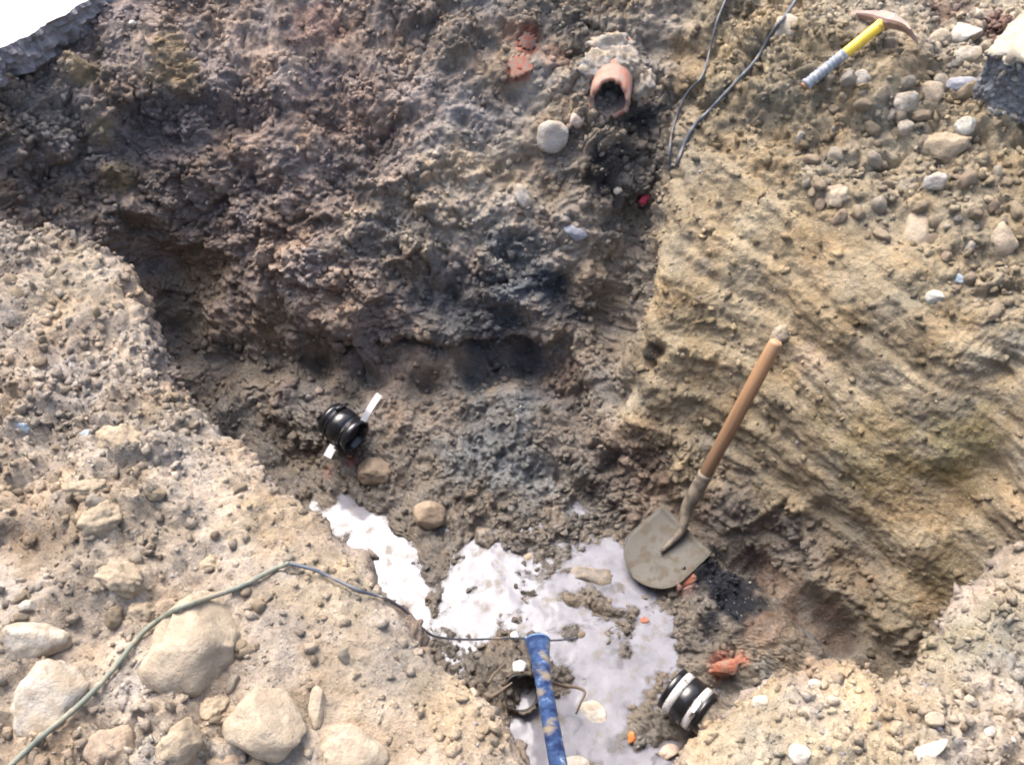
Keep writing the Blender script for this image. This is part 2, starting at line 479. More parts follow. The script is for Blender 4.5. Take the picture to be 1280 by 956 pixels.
p = G.reshape(-1, 3); nr = Nn.reshape(-1, 3)
lv = np.tile(LEV, NU)
wallw = np.repeat(WR, NV, axis=0)
near = lv < 8.2
floorm = 1 - smooth(1.7, 2.3, lv)
wallm = smooth(1.9, 2.4, lv) * (1 - smooth(5.8, 6.2, lv))
bankm = smooth(5.8, 6.2, lv)
ochre = wallw[:, 2] / wallw.sum(1)
rightw = smooth(0.55, 0.85, ochre) * (p[:, 0] + p[:, 1] > 1.6)     # the ochre right-hand wall
clay = rightw * smooth(2.4, 3.2, lv) * (1 - smooth(4.9, 5.5, lv))   # its cut clay face
pn = p[near]
def full(x):
    r = np.zeros(len(p), np.float32); r[near] = x; return r
q = pn + 0.05 * np.stack([vnoise(pn * 6, 1), vnoise(pn * 6, 2), vnoise(pn * 6, 3)], 1)
big = full(fbm(pn * 2.6, 5, 3))
med = full(fbm(q * 8.0, 21, 4, 0.55))
wq = np.stack([vnoise(pn * 25, 4), vnoise(pn * 25, 6), vnoise(pn * 25, 7)], 1)
clod1 = full(chunks(q * 8.0 + 0.15 * wq, 31))
clod2 = full(chunks(pn * 19.0 + 0.35 * wq, 37))
clod3 = full(chunks(pn * 46.0 + 0.3 * wq, 41))
fine = full(fbm(pn * 60, 51, 3, 0.6))
patch = full(fbm(pn * 3.3, 61, 2))
loose = np.clip(0.70 + 0.7 * patch, 0.25, 1.2)                    # crumbly versus smoothed soil
amp_big = 0.055 * wallm + 0.028 * bankm + 0.012 * floorm
amp_med = 0.034 * wallm + 0.020 * bankm + 0.025 * floorm
amp_c1 = 0.052 * wallm + 0.036 * bankm + 0.016 * floorm
amp_c2 = 0.024 * wallm + 0.026 * bankm + 0.020 * floorm
amp_c3 = 0.012 * wallm + 0.013 * bankm + 0.010 * floorm
_d = p - np.array(CAM); _t = _d @ np.array(FWD); _t = np.where(_t < .3, 99, _t)
_u = 640 + F * (_d @ np.array(RGT)) / _t; _v = 478 - F * (_d @ np.array(UPV)) / _t
def on_loft(u, v):
    m = np.where((np.abs(_u - u) < 7) & (np.abs(_v - v) < 7))[0]
    return p[m[np.argmin(_t[m])]]
cs = 1 - 0.80 * clay
for (u, v, r, a) in ((530, 870, .14, .75), (450, 770, .12, .7), (380, 690, .09, .6), (600, 920, .12, .75), (320, 610, .08, .45), (940, 910, .10, .6), (1040, 880, .10, .6), (1130, 870, .08, .6), (1200, 800, .12, .7), (1270, 730, .10, .6),
                     (1120, 640, .16, .5), (1220, 660, .14, .5), (880, 430, .09, .5), (860, 500, .08, .4), (210, 75, .10, .5), (430, 60, .12, .4), (1230, 590, .10, .6)):
    cs = cs * (1 - a * np.exp(-((p - on_loft(u, v)) ** 2).sum(1) / (2 * r * r)))
disp = amp_big * big * (1 - .65 * clay) + amp_med * med * cs + (amp_c1 * clod1 * cs + amp_c2 * clod2 * cs) * loose + amp_c3 * clod3 * (0.4 + 0.6 * loose) * cs + 0.0035 * fine
# bucket-tooth bands along the right wall
band_c = p[:, 2] * 1.0 + 0.06 * (p[:, 0] - p[:, 1]) + 0.012 * big
ph = band_c / 0.13 + 0.05 * med
fr = ph - np.floor(ph)
saw = np.where(fr < 0.8, fr / 0.8, (1 - fr) / 0.2)
disp += clay * np.clip(0.75 + 0.9 * patch, 0.25, 1) * (0.026 * (saw - 0.5) + 0.0025 * np.sin(band_c * 150 + 1.5 * med))
# hollows and bulges of the walls, put on the soil that the sight line meets
for (u, v, r, dep) in ((930, 698, .06, -.12), (900, 698, .05, -.08), (1045, 785, .06, -.12), (990, 748, .05, -.08), (1080, 830, .05, -.10), (960, 722, .05, -.08), (1015, 765, .05, -.08),
                       (390, 448, .07, -.12), (460, 462, .06, -.11), (530, 470, .06, -.12), (590, 462, .07, -.14), (650, 440, .06, -.10), (330, 435, .08, -.12), (270, 440, .09, -.12), (225, 410, .10, -.12), (250, 480, .08, -.10), (300, 530, .07, -.08), (200, 350, .09, -.08), (350, 570, .05, -.05),
                       (700, 365, .04, -.07), (705, 395, .05, -.05), (190, 330, .09, -.08), (240, 360, .1, -.05), (540, 330, .09, .05), (600, 345, .10, .06), (650, 380, .07, .04), (450, 390, .09, .06), (380, 390, .08, .05), (480, 320, .08, .03),
                       (800, 130, .05, -.07), (870, 55, .06, -.07), (885, 40, .05, -.04), (860, 105, .05, -.04), (300, 140, .09, -.06), (260, 130, .06, -.04), (215, 70, .10, .05), (180, 95, .05, -.03),
                       (100, 90, .04, .05), (115, 130, .04, .05), (132, 175, .04, .05), (150, 220, .04, .05), (172, 262, .04, .05), (600, 128, .03, -.03), (630, 110, .03, -.03), (575, 145, .03, -.03),
                       (815, 440, .025, -.05), (805, 460, .02, -.04), (60, 690, .06, -.05), (35, 660, .05, -.04), (15, 385, .03, -.04), (1145, 185, .05, .02), (250, 690, .04, -.03),
                       (1230, 600, .07, -.05), (1180, 560, .07, .03), (1150, 690, .08, .03), (1020, 650, .05, -.03), (1075, 710, .05, -.03), (830, 350, .08, .03), (780, 480, .05, -.03), (1250, 460, .04, -.05), (560, 280, .08, .03),
                       (180, 560, .06, .03), (130, 600, .07, .03), (150, 650, .05, .03), (160, 730, .06, .03), (640, 470, .03, .03), (660, 540, .10, .04), (760, 570, .06, -.04)):
    c3_ = on_loft(u, v)
    disp += dep * np.exp(-((p - c3_) ** 2).sum(1) / (2 * (r * .75) ** 2))
# the near sides: edges keep their line
disp *= np.where(lv > 8.0, np.clip(1 - (lv - 8.0) * 5, 0, 1), 1)
# pools and mud ridges of the floor, at their places on the level floor
def gauss(pt, r, sq=(1, 1), rot=0):
    dx = p[:, 0] - pt.x; dy = p[:, 1] - pt.y
    c, s = math.cos(rot), math.sin(rot)
    ex = (dx * c + dy * s) / sq[0]; ey = (-dx * s + dy * c) / sq[1]
    return np.exp(-(ex ** 2 + ey ** 2) / (2 * r * r))
WZ = -1.2735
flo = np.zeros(len(p))
for (u, v, r, a) in ((480, 690, .07, -.022), (500, 740, .06, -.022), (590, 700, .10, -.028), (610, 755, .07, -.022), (660, 660, .06, -.010), (560, 780, .05, -.02),
                     (770, 800, .08, -.022), (830, 790, .07, -.018), (800, 840, .09, -.02), (740, 900, .05, -.018), (800, 900, .06, -.012), (450, 650, .05, -.010),
                     (720, 640, .04, -.012), (690, 740, .05, -.010), (650, 905, .04, -.02), (740, 690, .04, -.008),
                     (543, 720, .03, .020), (560, 640, .05, .02), (636, 822, .06, .07), (615, 850, .05, .05), (690, 850, .03, .03), (625, 880, .04, .04), (668, 838, .03, .04), (720, 790, .03, .012), (700, 860, .04, .018),
                     (800, 915, .035, .014), (925, 750, .08, .05), (965, 800, .09, .06), (660, 618, .05, -.035), (705, 612, .045, -.035), (470, 640, .06, -.03), (430, 645, .05, -.025), (680, 645, .08, -.035), (740, 640, .05, -.03), (730, 710, .08, -.026), (790, 745, .05, -.03), (860, 785, .05, -.03), (745, 762, .06, -.03), (815, 768, .06, -.03), (700, 735, .05, -.02), (885, 805, .04, -.03), (680, 770, .05, -.02), (770, 690, .05, -.02), (840, 850, .05, -.02), (560, 620, .04, .02), (585, 650, .035, .025), (520, 560, .12, .03), (650, 540, .12, .05), (905, 835, .04, .03),
                     (470, 560, .07, .03), (405, 600, .06, .05), (425, 625, .04, .02), (885, 715, .07, .05), (660, 880, .03, -.02)):
    flo += a * gauss(pix(u, v, WZ), r)
fl_mask = (1 - smooth(1.6, 2.2, lv))
PD = p + nr * disp[:, None]
PD[:, 2] += 1.0 * flo * (1 - smooth(1.9, 2.6, lv))
Gd = PD.reshape(NU, NV, 3)
Gd[:, 0] = Gd[:, 0].mean(0)
PD = Gd.reshape(-1, 3)
idx = np.arange(NU * NV).reshape(NU, NV)
i0 = idx[:, :-1]; i1 = np.roll(idx, -1, 0)[:, :-1]; i2 = np.roll(idx, -1, 0)[:, 1:]; i3 = idx[:, 1:]
quads = np.stack([i0, i1, i2, i3], -1).reshape(-1, 4)
# orient upwards
a_, b_, c_ = PD[quads[5000]][:3]
ground = np_mesh("ground", PD, quads, M_SOIL)
me = ground.data
me.polygons.foreach_set("use_smooth", np.ones(len(quads), bool))
nz = np.zeros(len(quads) * 3, np.float32); me.polygons.foreach_get("normal", nz)
if nz.reshape(-1, 3)[:, 2].mean() < 0:
    me.flip_normals(); me.update()
ground["kind"] = "structure"
bpy.context.view_layer.update()

def hit(u, v):
    """where the line of sight through a photo pixel meets the soil"""
    d = ray(u, v)
    ok, loc, nrm, _ = ground.ray_cast(CAM, d.normalized())
    if not ok: return pix(u, v, 0.0), V3((0, 0, 1))
    if nrm.dot(d) > 0: nrm = -nrm
    return loc, nrm

def hitn(u, v, r=12):
    """hit with a normal averaged over a small neighbourhood"""
    c, n = hit(u, v)
    a1, _ = hit(u - r, v); a2, _ = hit(u + r, v); b1, _ = hit(u, v - r); b2, _ = hit(u, v + r)
    n2 = (a2 - a1).cross(b1 - b2)
    if n2.length < 1e-6: return c, n
    n2.normalize()
    if n2.dot(ray(u, v)) > 0: n2 = -n2
    return c, n2

def depth_of(pt): return (pt - CAM).dot(FWD)

# ------------------------------------------------------------------ soil colours (kinds of soil, with some painted shade)
LBW = np.array((.25, .19, .15)); BANK = np.array((.36, .305, .245)); BANKR = np.array((.365, .312, .235))
WS = np.array((.275, .215, .187)); WG = np.array((.24, .222, .19)); WO = np.array((.295, .237, .153)); MUD = np.array((.165, .138, .108))
ww = wallw / wallw.sum(1, keepdims=True)
colr = ww[:, :1] * WS + ww[:, 1:2] * WG + ww[:, 2:3] * WO
bk = np.where((p[:, 0] + p[:, 1] > 2.0)[:, None], BANKR, BANK)
farbank = (ww[:, :1] > 0.5) & (p[:, 1:2] > 2.3)
bk = np.where(farbank, WS * 1.1, bk)
colr = colr * (1 - bankm[:, None]) + bk * bankm[:, None]
lowmud = np.clip((1 - smooth(-1.14, -0.98, PD[:, 2] + 0.06 * med)), 0, 1)
colr = colr * (1 - lowmud[:, None]) + MUD * lowmud[:, None]
wet = lowmud * np.clip(0.9 + 0.4 * med, 0.3, 1)
nbig = full(fbm(pn * 5.0, 71, 4, 0.6)); nmid = full(fbm(pn * 14.0, 77, 4, 0.6))
colr *= (1 + 0.20 * nbig + 0.16 * nmid)[:, None]
BLACK = (.022, .024, .030); GREY = (.17, .175, .17); BLUEG = (.10, .11, .125); REDB = (.33, .10, .06); BROWN = (.17, .115, .08); OCH = (.38, .295, .175); PALE = (.46, .39, .30)
GREEN = (.24, .20, .09)
def stain(u, v, r, col, amt, edge=0.35):  # blends a soil tone around a point; some tones are painted shade
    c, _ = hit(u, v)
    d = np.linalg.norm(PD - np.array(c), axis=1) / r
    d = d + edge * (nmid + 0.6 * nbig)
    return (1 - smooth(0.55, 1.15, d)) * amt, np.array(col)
for (u, v, r, col, amt) in (
        (600, 260, .28, PALE, .6), (480, 290, .18, PALE, .5), (560, 200, .16, PALE, .6), (680, 130, .16, PALE, .4), (500, 130, .18, (.33, .26, .22), .5), (770, 330, .14, PALE, .5), (740, 290, .1, PALE, .4), (640, 330, .2, GREY, .7), (600, 380, .22, BLUEG, .55), (560, 400, .15, GREY, .6),
        (690, 380, .12, BLUEG, .75), (640, 440, .2, BLUEG, .5), (620, 540, .25, GREY, .65), (670, 580, .2, GREY, .6), (700, 470, .12, BROWN, .6),
        (765, 205, .08, BLACK, .7), (805, 150, .07, BLACK, .85), (745, 235, .045, BLACK, .65), (785, 245, .05, BLACK, .5), (760, 85, .11, GREY, .7), (805, 100, .08, PALE, .5),  # the black at the pipe's right paints its cast shadow
        (655, 55, .055, REDB, .8), (650, 85, .055, REDB, .75), (690, 75, .05, (.40, .26, .2), .5), (400, 30, .12, (.24, .13, .10), .5), (640, 40, .06, (.3, .15, .11), .4),
        (210, 75, .14, (.30, .225, .13), .7), (100, 90, .07, (.33, .26, .15), .8), (125, 160, .06, (.31, .24, .14), .8), (150, 220, .06, (.31, .24, .14), .8), (80, 150, .16, (.21, .20, .18), .5),
        (430, 120, .25, (.23, .175, .15), .6), (330, 160, .2, (.15, .12, .115), .5), (200, 160, .16, (.13, .115, .12), .6), (250, 360, .2, (.20, .15, .09), .5), (350, 400, .2, (.2, .165, .12), .5),
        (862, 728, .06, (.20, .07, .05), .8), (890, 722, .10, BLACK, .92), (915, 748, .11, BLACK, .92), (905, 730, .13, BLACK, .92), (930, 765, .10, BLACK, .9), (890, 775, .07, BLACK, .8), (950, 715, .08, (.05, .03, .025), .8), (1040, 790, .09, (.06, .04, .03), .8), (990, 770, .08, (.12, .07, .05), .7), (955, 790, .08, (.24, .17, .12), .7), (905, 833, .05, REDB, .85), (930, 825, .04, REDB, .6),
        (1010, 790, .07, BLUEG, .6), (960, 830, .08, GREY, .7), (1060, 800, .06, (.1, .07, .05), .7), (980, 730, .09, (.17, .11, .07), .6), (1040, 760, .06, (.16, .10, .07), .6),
        (1130, 770, .16, (.20, .155, .09), .7), (1060, 720, .13, (.22, .165, .10), .6), (1190, 720, .14, (.215, .17, .10), .6), (1110, 830, .10, (.16, .12, .075), .7), (235, 420, .16, (.14, .11, .085), .7), (270, 490, .12, (.14, .112, .088), .7), (330, 560, .10, (.15, .12, .095), .6), (830, 640, .14, (.22, .15, .10), .6), (790, 560, .18, (.19, .135, .10), .6), (760, 590, .1, BLACK, .5), (815, 440, .035, BLACK, .85), (720, 540, .16, (.17, .14, .115), .5),  # browns behind the front crest and beside the left bank edge paint shade
        (1010, 450, .09, (.36, .31, .26), .6), (1200, 560, .14, GREEN, .6), (1080, 560, .16, (.29, .22, .10), .5), (1240, 440, .12, (.24, .23, .19), .5), (1150, 330, .12, (.34, .29, .2), .5),
        (900, 380, .16, OCH, .5), (870, 450, .12, OCH, .5), (960, 300, .2, OCH, .35), (820, 350, .08, OCH, .6), (880, 330, .05, GREY, .5), (860, 60, .08, (.22, .16, .09), .6),
        (1190, 10, .12, (.17, .11, .09), .7), (1250, 30, .09, (.19, .085, .075), .7), (1180, 250, .2, (.36, .30, .21), .5), (1100, 180, .2, (.36, .31, .23), .6),  # the dark brown by the tarpaulin paints the shadow there
        (1255, 800, .14, (.30, .28, .22), .7), (1180, 800, .1, (.33, .27, .16), .6), (940, 930, .22, (.44, .355, .225), .6), (1100, 900, .2, (.43, .35, .235), .6), (1250, 900, .15, (.40, .34, .265), .5),
        (520, 880, .2, (.38, .295, .195), .5), (330, 640, .12, (.40, .32, .21), .5), (420, 730, .1, (.41, .325, .215), .6), (60, 680, .1, (.26, .20, .14), .7), (80, 440, .2, (.37, .31, .25), .5), (250, 400, .1, (.30, .26, .19), .6),
        (100, 350, .15, (.40, .33, .23), .5), (235, 520, .1, (.29, .235, .165), .5), (170, 640, .15, (.34, .275, .195), .45), (560, 870, .08, (.34, .26, .16), .5), (500, 920, .05, (.25, .19, .13), .5),
        (420, 610, .1, (.21, .175, .14), .5), (410, 590, .03, REDB, .3), (390, 565, .02, REDB, .5), (440, 575, .02, (.35, .05, .04), .5)):
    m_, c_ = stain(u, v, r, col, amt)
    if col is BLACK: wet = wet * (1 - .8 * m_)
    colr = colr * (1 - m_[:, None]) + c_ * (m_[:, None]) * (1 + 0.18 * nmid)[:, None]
colr = np.clip(colr, 0.012, 0.62)
rgba = np.ones((len(PD), 4), np.float32); rgba[:, :3] = colr
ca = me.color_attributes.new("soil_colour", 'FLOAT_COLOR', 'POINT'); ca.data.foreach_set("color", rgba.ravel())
wa = me.attributes.new("wet", 'FLOAT', 'POINT'); wa.data.foreach_set("value", wet.astype(np.float32))

# ------------------------------------------------------------------ broken concrete pavement over the left bank
def slab():
    edge = [(-2.40, 2.50), (-2.02, 2.76), (-1.775, 3.1), (-1.575, 3.49), (-1.38, 4.0), (-1.3, 5.0), (-1.2, 6.5)]
    pts = catmull([V3((x, y, 0)) for x, y in edge], 90)
    bmm = bmesh.new()
    top, mid, bot = [], [], []
    arr = np.array([tuple(q_) for q_ in pts])
    n1 = fbm(arr * 9, 3, 4, 0.6); n2 = fbm(arr * 14 + 5, 8, 4, 0.6); n3 = fbm(arr * 12 + 9, 9, 4, 0.6)
    zt = 0.0
    rings = []
    n4 = np.stack([fbm(arr * 26 + 7.7 * jj, 12, 3, .6) for jj in range(9)], 1)
    for k, pt in enumerate(pts):
        tg = (pts[min(k + 1, len(pts) - 1)] - pts[max(k - 1, 0)]).normalized()
        out = V3((tg.y, -tg.x, 0))
        ring = []
        nl = 9
        for j in range(nl):
            h = j / (nl - 1)
            off = 0.012 * n1[k] + 0.03 * h * (0.4 + 0.8 * n2[k]) + 0.014 * float(n4[k, j]) * (0 < j < nl - 1) - 0.035 * max(0, h - 0.6) * (1 + n3[k])
            if j == 0: off = 0.012 * n1[k] + 0.006 * n3[k]
            ring.append(bmm.verts.new(pt + out * off + V3((0, 0, zt - 0.115 * h - 0.012 * n3[k] * h))))
        inner = [bmm.verts.new(V3((pt.x - dd, pt.y - dd * 0.2, zt))) for dd in (0.05, 0.3, 3.2)]
        rings.append((inner[::-1], ring))
    for k in range(len(rings) - 1):
        A1 = rings[k][0] + rings[k][1]; B1 = rings[k + 1][0] + rings[k + 1][1]
        for j in range(len(A1) - 1):
            fc = bmm.faces.new((A1[j], B1[j], B1[j + 1], A1[j + 1]))
            fc.material_index = 0 if j < 3 else 1
    bmesh.ops.recalc_face_normals(bmm, faces=bmm.faces)
    me_ = bpy.data.meshes.new("pavement"); bmm.to_mesh(me_); bmm.free()
    o = bpy.data.objects.new("pavement", me_); COL.objects.link(o)
    m1, nt, b = new_mat("pale_concrete")
    tc = N(nt, "ShaderNodeTexCoord").outputs["Object"]
    a = N(nt, "ShaderNodeTexNoise", Scale=11.0, Detail=7.0, Roughness=0.7); nt.links.new(tc, a.inputs["Vector"])
    c = mixrgb(nt, (.44, .43, .42, 1), (.24, .23, .20, 1), ramp(nt, a.outputs[0], [(0.55, 0.0), (0.68, 0.9)]))
    nt.links.new(c, b.inputs["Base Color"]); b.inputs["Roughness"].default_value = 0.85
    m2 = stone_material("broken_concrete_edge", (.26, .245, .25), dust=(.19, .17, .17), dust_amt=0.7, scale=2.2)
    me_.materials.append(m1); me_.materials.append(m2)
    o["kind"] = "structure"
slab()

# ------------------------------------------------------------------ puddle water
def puddle():
    x0, x1, y0, y1, st = -0.75, 1.0, 0.62, 2.35, 0.0065
    nx, ny = int((x1 - x0) / st) + 1, int((y1 - y0) / st) + 1
    dep = np.full((nx, ny), -1.0, np.float32)
    for i in range(nx):
        for j in range(ny):
            ok, loc, nn_, _ = ground.ray_cast(V3((x0 + i * st, y0 + j * st, WZ + 0.22)), V3((0, 0, -1)))
            if ok: dep[i, j] = WZ - loc.z
    dep[int((0.74 - x0) / st):, :] = -1.0          # the side hollows lie dry
    keep = dep > -0.012
    vid = {}; V, D, Fc = [], [], []
    def vi(i, j):
        if (i, j) not in vid:
            vid[(i, j)] = len(V); V.append((x0 + i * st, y0 + j * st, WZ)); D.append(float(dep[i, j]))
        return vid[(i, j)]
    for i in range(nx - 1):
        for j in range(ny - 1):
            if keep[i, j] or keep[i + 1, j] or keep[i, j + 1] or keep[i + 1, j + 1]:
                Fc.append((vi(i, j), vi(i + 1, j), vi(i + 1, j + 1), vi(i, j + 1)))
    m, nt, b = new_mat("sky_tinted_water")
    at = N(nt, "ShaderNodeAttribute", attribute_name="water_depth")
    tc = N(nt, "ShaderNodeTexCoord").outputs["Object"]
    a = N(nt, "ShaderNodeTexNoise", Scale=16.0, Detail=6.0, Roughness=0.65); nt.links.new(tc, a.inputs["Vector"])
    c = mixrgb(nt, (.15, .15, .170, 1), (.205, .205, .232, 1), ramp(nt, a.outputs[0], [(0.35, 0.0), (0.65, 1.0)]))  # pale lavender base stands in for part of the sky's reflection
    nt.links.new(c, b.inputs["Base Color"])
    b.inputs["Roughness"].default_value = 0.10; b.inputs["IOR"].default_value = 1.34; b.inputs["Specular IOR Level"].default_value = 0.6
    rp = N(nt, "ShaderNodeTexNoise", Scale=9.0, Detail=2.0); nt.links.new(tc, rp.inputs["Vector"])
    rb = N(nt, "ShaderNodeBump", Strength=0.35, Distance=0.01); nt.links.new(rp.outputs[0], rb.inputs["Height"]); nt.links.new(rb.outputs[0], b.inputs["Normal"])
    fs = N(nt, "ShaderNodeTexNoise", Scale=15.0, Detail=9.0, Roughness=0.72); nt.links.new(tc, fs.inputs["Vector"])
    film = ramp(nt, fs.outputs[0], [(0.54, 0.0), (0.63, 0.85)])
    nt.links.new(mixrgb(nt, c, (.115, .098, .078, 1), film), b.inputs["Base Color"])
    fr_ = nt.nodes.new("ShaderNodeMapRange"); nt.links.new(film, fr_.inputs[0]); fr_.inputs[3].default_value = 0.09; fr_.inputs[4].default_value = 0.45
    nt.links.new(fr_.outputs[0], b.inputs["Roughness"])
    # turbid water: the deeper, the less of the bottom shows
    mr = nt.nodes.new("ShaderNodeMapRange"); nt.links.new(at.outputs["Fac"], mr.inputs[0])
    mr.inputs[1].default_value = -0.001; mr.inputs[2].default_value = 0.012; mr.inputs[3].default_value = 0.35; mr.inputs[4].default_value = 1.0
    mu = nt.nodes.new("ShaderNodeMath"); mu.operation = 'MULTIPLY_ADD'; nt.links.new(a.outputs[0], mu.inputs[0]); mu.inputs[1].default_value = 0.5; mu.inputs[2].default_value = -0.22
    ad = nt.nodes.new("ShaderNodeMath"); ad.use_clamp = True; nt.links.new(mr.outputs[0], ad.inputs[0]); nt.links.new(mu.outputs[0], ad.inputs[1])
    nt.links.new(ad.outputs[0], b.inputs["Alpha"])
    o = mesh_obj("puddle_water", V, Fc, m)
    o.data.attributes.new("water_depth", 'FLOAT', 'POINT').data.foreach_set("value", np.array(D, np.float32))
    o["kind"] = "structure"
puddle()

# ================================================================== stones
def rock_mesh(name, seed, size, cuts=5, rough=0.06, sub=4, flat=0.8, dents=()):
    """a cobble: sphere, cut by planes, roughened; size = full extents"""
    rg = np.random.default_rng(seed)
    bmm = bmesh.new(); bmesh.ops.create_icosphere(bmm, subdivisions=sub, radius=1.0)
    co = np.array([tuple(v.co) for v in bmm.verts])
    co *= (1 + 0.16 * fbm(co * 1.1 + seed, seed, 2))[:, None]
    for _ in range(cuts):
        n = rg.normal(size=3); n /= np.linalg.norm(n)
        h = rg.uniform(0.55, 0.86)
        d = co @ n - h
        co -= np.where(d > 0, d * flat, 0)[:, None] * n
    co *= (1 + rough * fbm(co * 3.2 + 3, seed + 5, 3, 0.55))[:, None]
    co += 0.012 * np.stack([vnoise(co * 12, seed + 1), vnoise(co * 12, seed + 2), vnoise(co * 12, seed + 3)], 1) * (rough > 0.03)
    for (dv_, dp_, rd_) in dents:
        co -= dp_ * np.exp(-((co - np.array(dv_)) ** 2).sum(1) / (2 * rd_ * rd_))[:, None] * np.array(dv_)
    ext = co.max(0) - co.min(0); co = (co - (co.max(0) + co.min(0)) / 2) / ext * np.array(size)
    for v, c in zip(bmm.verts, co): v.co = c
    me_ = bpy.data.meshes.new(name); bmm.to_mesh(me_); bmm.free()
    me_.polygons.foreach_set("use_smooth", [True] * len(me_.polygons))
    return me_

MS = {
    'tan': stone_material("tan_stone", (.35, .29, .215), dust=(.30, .24, .17), dust_amt=.8), 'pale': stone_material("pale_stone", (.40, .36, .30), dust=(.30, .24, .17), dust_amt=.8),
    'grey': stone_material("grey_stone", (.33, .31, .285), dust_amt=.55), 'dark': stone_material("dark_wet_stone", (.13, .115, .10), dust_amt=.4, rough=.45, spec=.5),
    'blue': stone_material("blue_grey_stone", (.27, .28, .31), dust_amt=.15, rough=.6), 'white': stone_material("white_stone", (.46, .43, .385), dust_amt=.5, rough=.7),
    'brown': stone_material("brown_stone", (.26, .20, .145), dust_amt=.4), 'pink': stone_material("pinkish_stone", (.50, .38, .31), dust_amt=.3),
    'red': stone_material("brick_red", (.33, .115, .07), dust=(.2, .16, .12), dust_amt=.75), 'orange': stone_material("orange_clay", (.62, .19, .05), dust_amt=.1),
    'clod': stone_material("dry_clod", (.34, .275, .195), dust=(.27, .215, .15), dust_amt=.6, rough=.95, spec=.1), 'green': stone_material("pale_greenish_stone", (.38, .38, .34), dust_amt=.5),
    'cyan': stone_material("pale_blue_glass_chip", (.26, .33, .38), dust_amt=.3, rough=.35, spec=.6),
    'glintwhite': stone_material("glint_white_stone", (.82, .81, .80), dust_amt=.05, rough=.12, spec=.9),  # near-white colour stands in for sun glints
    'magenta': plain_material("pink_red_plastic", (.62, .05, .09), rough=.5, mud=.25),
}
seedc = [100]
def rock(name, label, cat, u, v, wpx, hpx, mat, ang=0.0, cuts=5, rough=0.06, lift=0.12, deep=0.8, group=None, sub=4, seed=None, dents=()):
    """ang: tilt of the long side in the picture plane; the stone sits on what the sight line meets"""
    c, n = hitn(u, v + hpx * 0.25, 10)
    t = depth_of(c)
    w, h = wpx * t / F, hpx * t / F
    seedc[0] += 1
    me_ = rock_mesh(name, seed or seedc[0], (w, h, min(w, h) * deep), cuts, rough, sub, dents=dents)
    me_.materials.append(MS[mat])
    o = bpy.data.objects.new(name, me_); COL.objects.link(o)
    toc = -ray(u, v).normalized()
    zax = (n * 0.6 + toc * 0.7).normalized()
    Mx = basis(zax, RGT) @ Matrix.Rotation(ang, 4, 'Z')
    pos = hit(u, v)[0]
    t2 = min(depth_of(pos), t + 0.12)
    pos = CAM + ray(u, v) * t2 + zax * (min(w, h) * deep * (lift - .14))
    o.matrix_world = Matrix.Translation(pos) @ Mx
    tag(o, label, cat, group)
    return o

rock("boulder", "big notched tan boulder on the left spoil bank, touched by the long cable", "boulder", 243, 808, 116, 152, 'tan', -0.1, 5, .06, .34, .8, seed=318, dents=(((-.85, -.05, .4), .55, .30), ((-.3, .1, .8), .3, .25), ((.8, -.6, .2), .2, .3)))
rock("boulder", "rounded pale boulder between the notched boulder and the pit edge", "boulder", 332, 906, 104, 94, 'tan', 0.1, 6, .05, .34, .8, seed=215)
rock("rock", "pale angular rock lying on top of a half-buried white-faced one", "rock", 44, 803, 84, 52, 'pale', 0.15, 8, .05, .35, .7)
rock("rock", "half-buried white-faced rock beside the long cable, under the pale angular one", "rock", 58, 875, 78, 100, 'pale', -0.5, 6, .08, .14, .6)
rock("rock", "muddy brown rock sunk in the spoil below the notched boulder", "rock", 140, 935, 66, 60, 'brown', 0, 5, .08, .05, .7)
rock("rock", "lumpy soil-caked rock wedged between two boulders of the left bank", "rock", 226, 932, 62, 64, 'clod', 0.3, 6, .12, .2, .7)
rock("rock", "wide tan rock half out of the loose soil near the rounded boulder", "rock", 442, 938, 96, 62, 'tan', -.2, 6, .06, .05, .7)
rock("rock", "slim upright tan stone beside the rounded pale boulder", "stone", 396, 886, 22, 56, 'tan', 0, 5, .04, .2, .8)
rock("rock", "flat buried rock showing only its top below the lumpy soil-caked one", "rock", 285, 952, 60, 22, 'brown', 0, 5, .05, .1, .7)
for k, (lab, u, v, w, h, mt, an) in enumerate((
        ("large crumbling clod on the upper slope of the left bank", 150, 552, 66, 44, 'clod', -.2), ("broad flat clod above the dark hollow of the left bank", 108, 612, 58, 28, 'clod', .1),
        ("rough pale clod beside the dark hollow of the left bank", 128, 650, 62, 46, 'clod', .3), ("lumpy clod uphill of the notched boulder", 150, 722, 60, 44, 'clod', -.3),
        ("ragged clod just above the cable on the left bank", 262, 706, 36, 28, 'clod', 0), ("knobbly clod beside the cable bend at the pit edge", 368, 712, 26, 20, 'clod', 0),
        ("loose clod at the foot of the notched boulder", 268, 886, 40, 34, 'clod', .4), ("low clod behind the notched boulder, under the cable", 178, 768, 44, 34, 'clod', .3))):
    rock("soil_clod", lab, "clod", u, v, w, h, mt, an, 6, .2, .2, .75, sub=4)
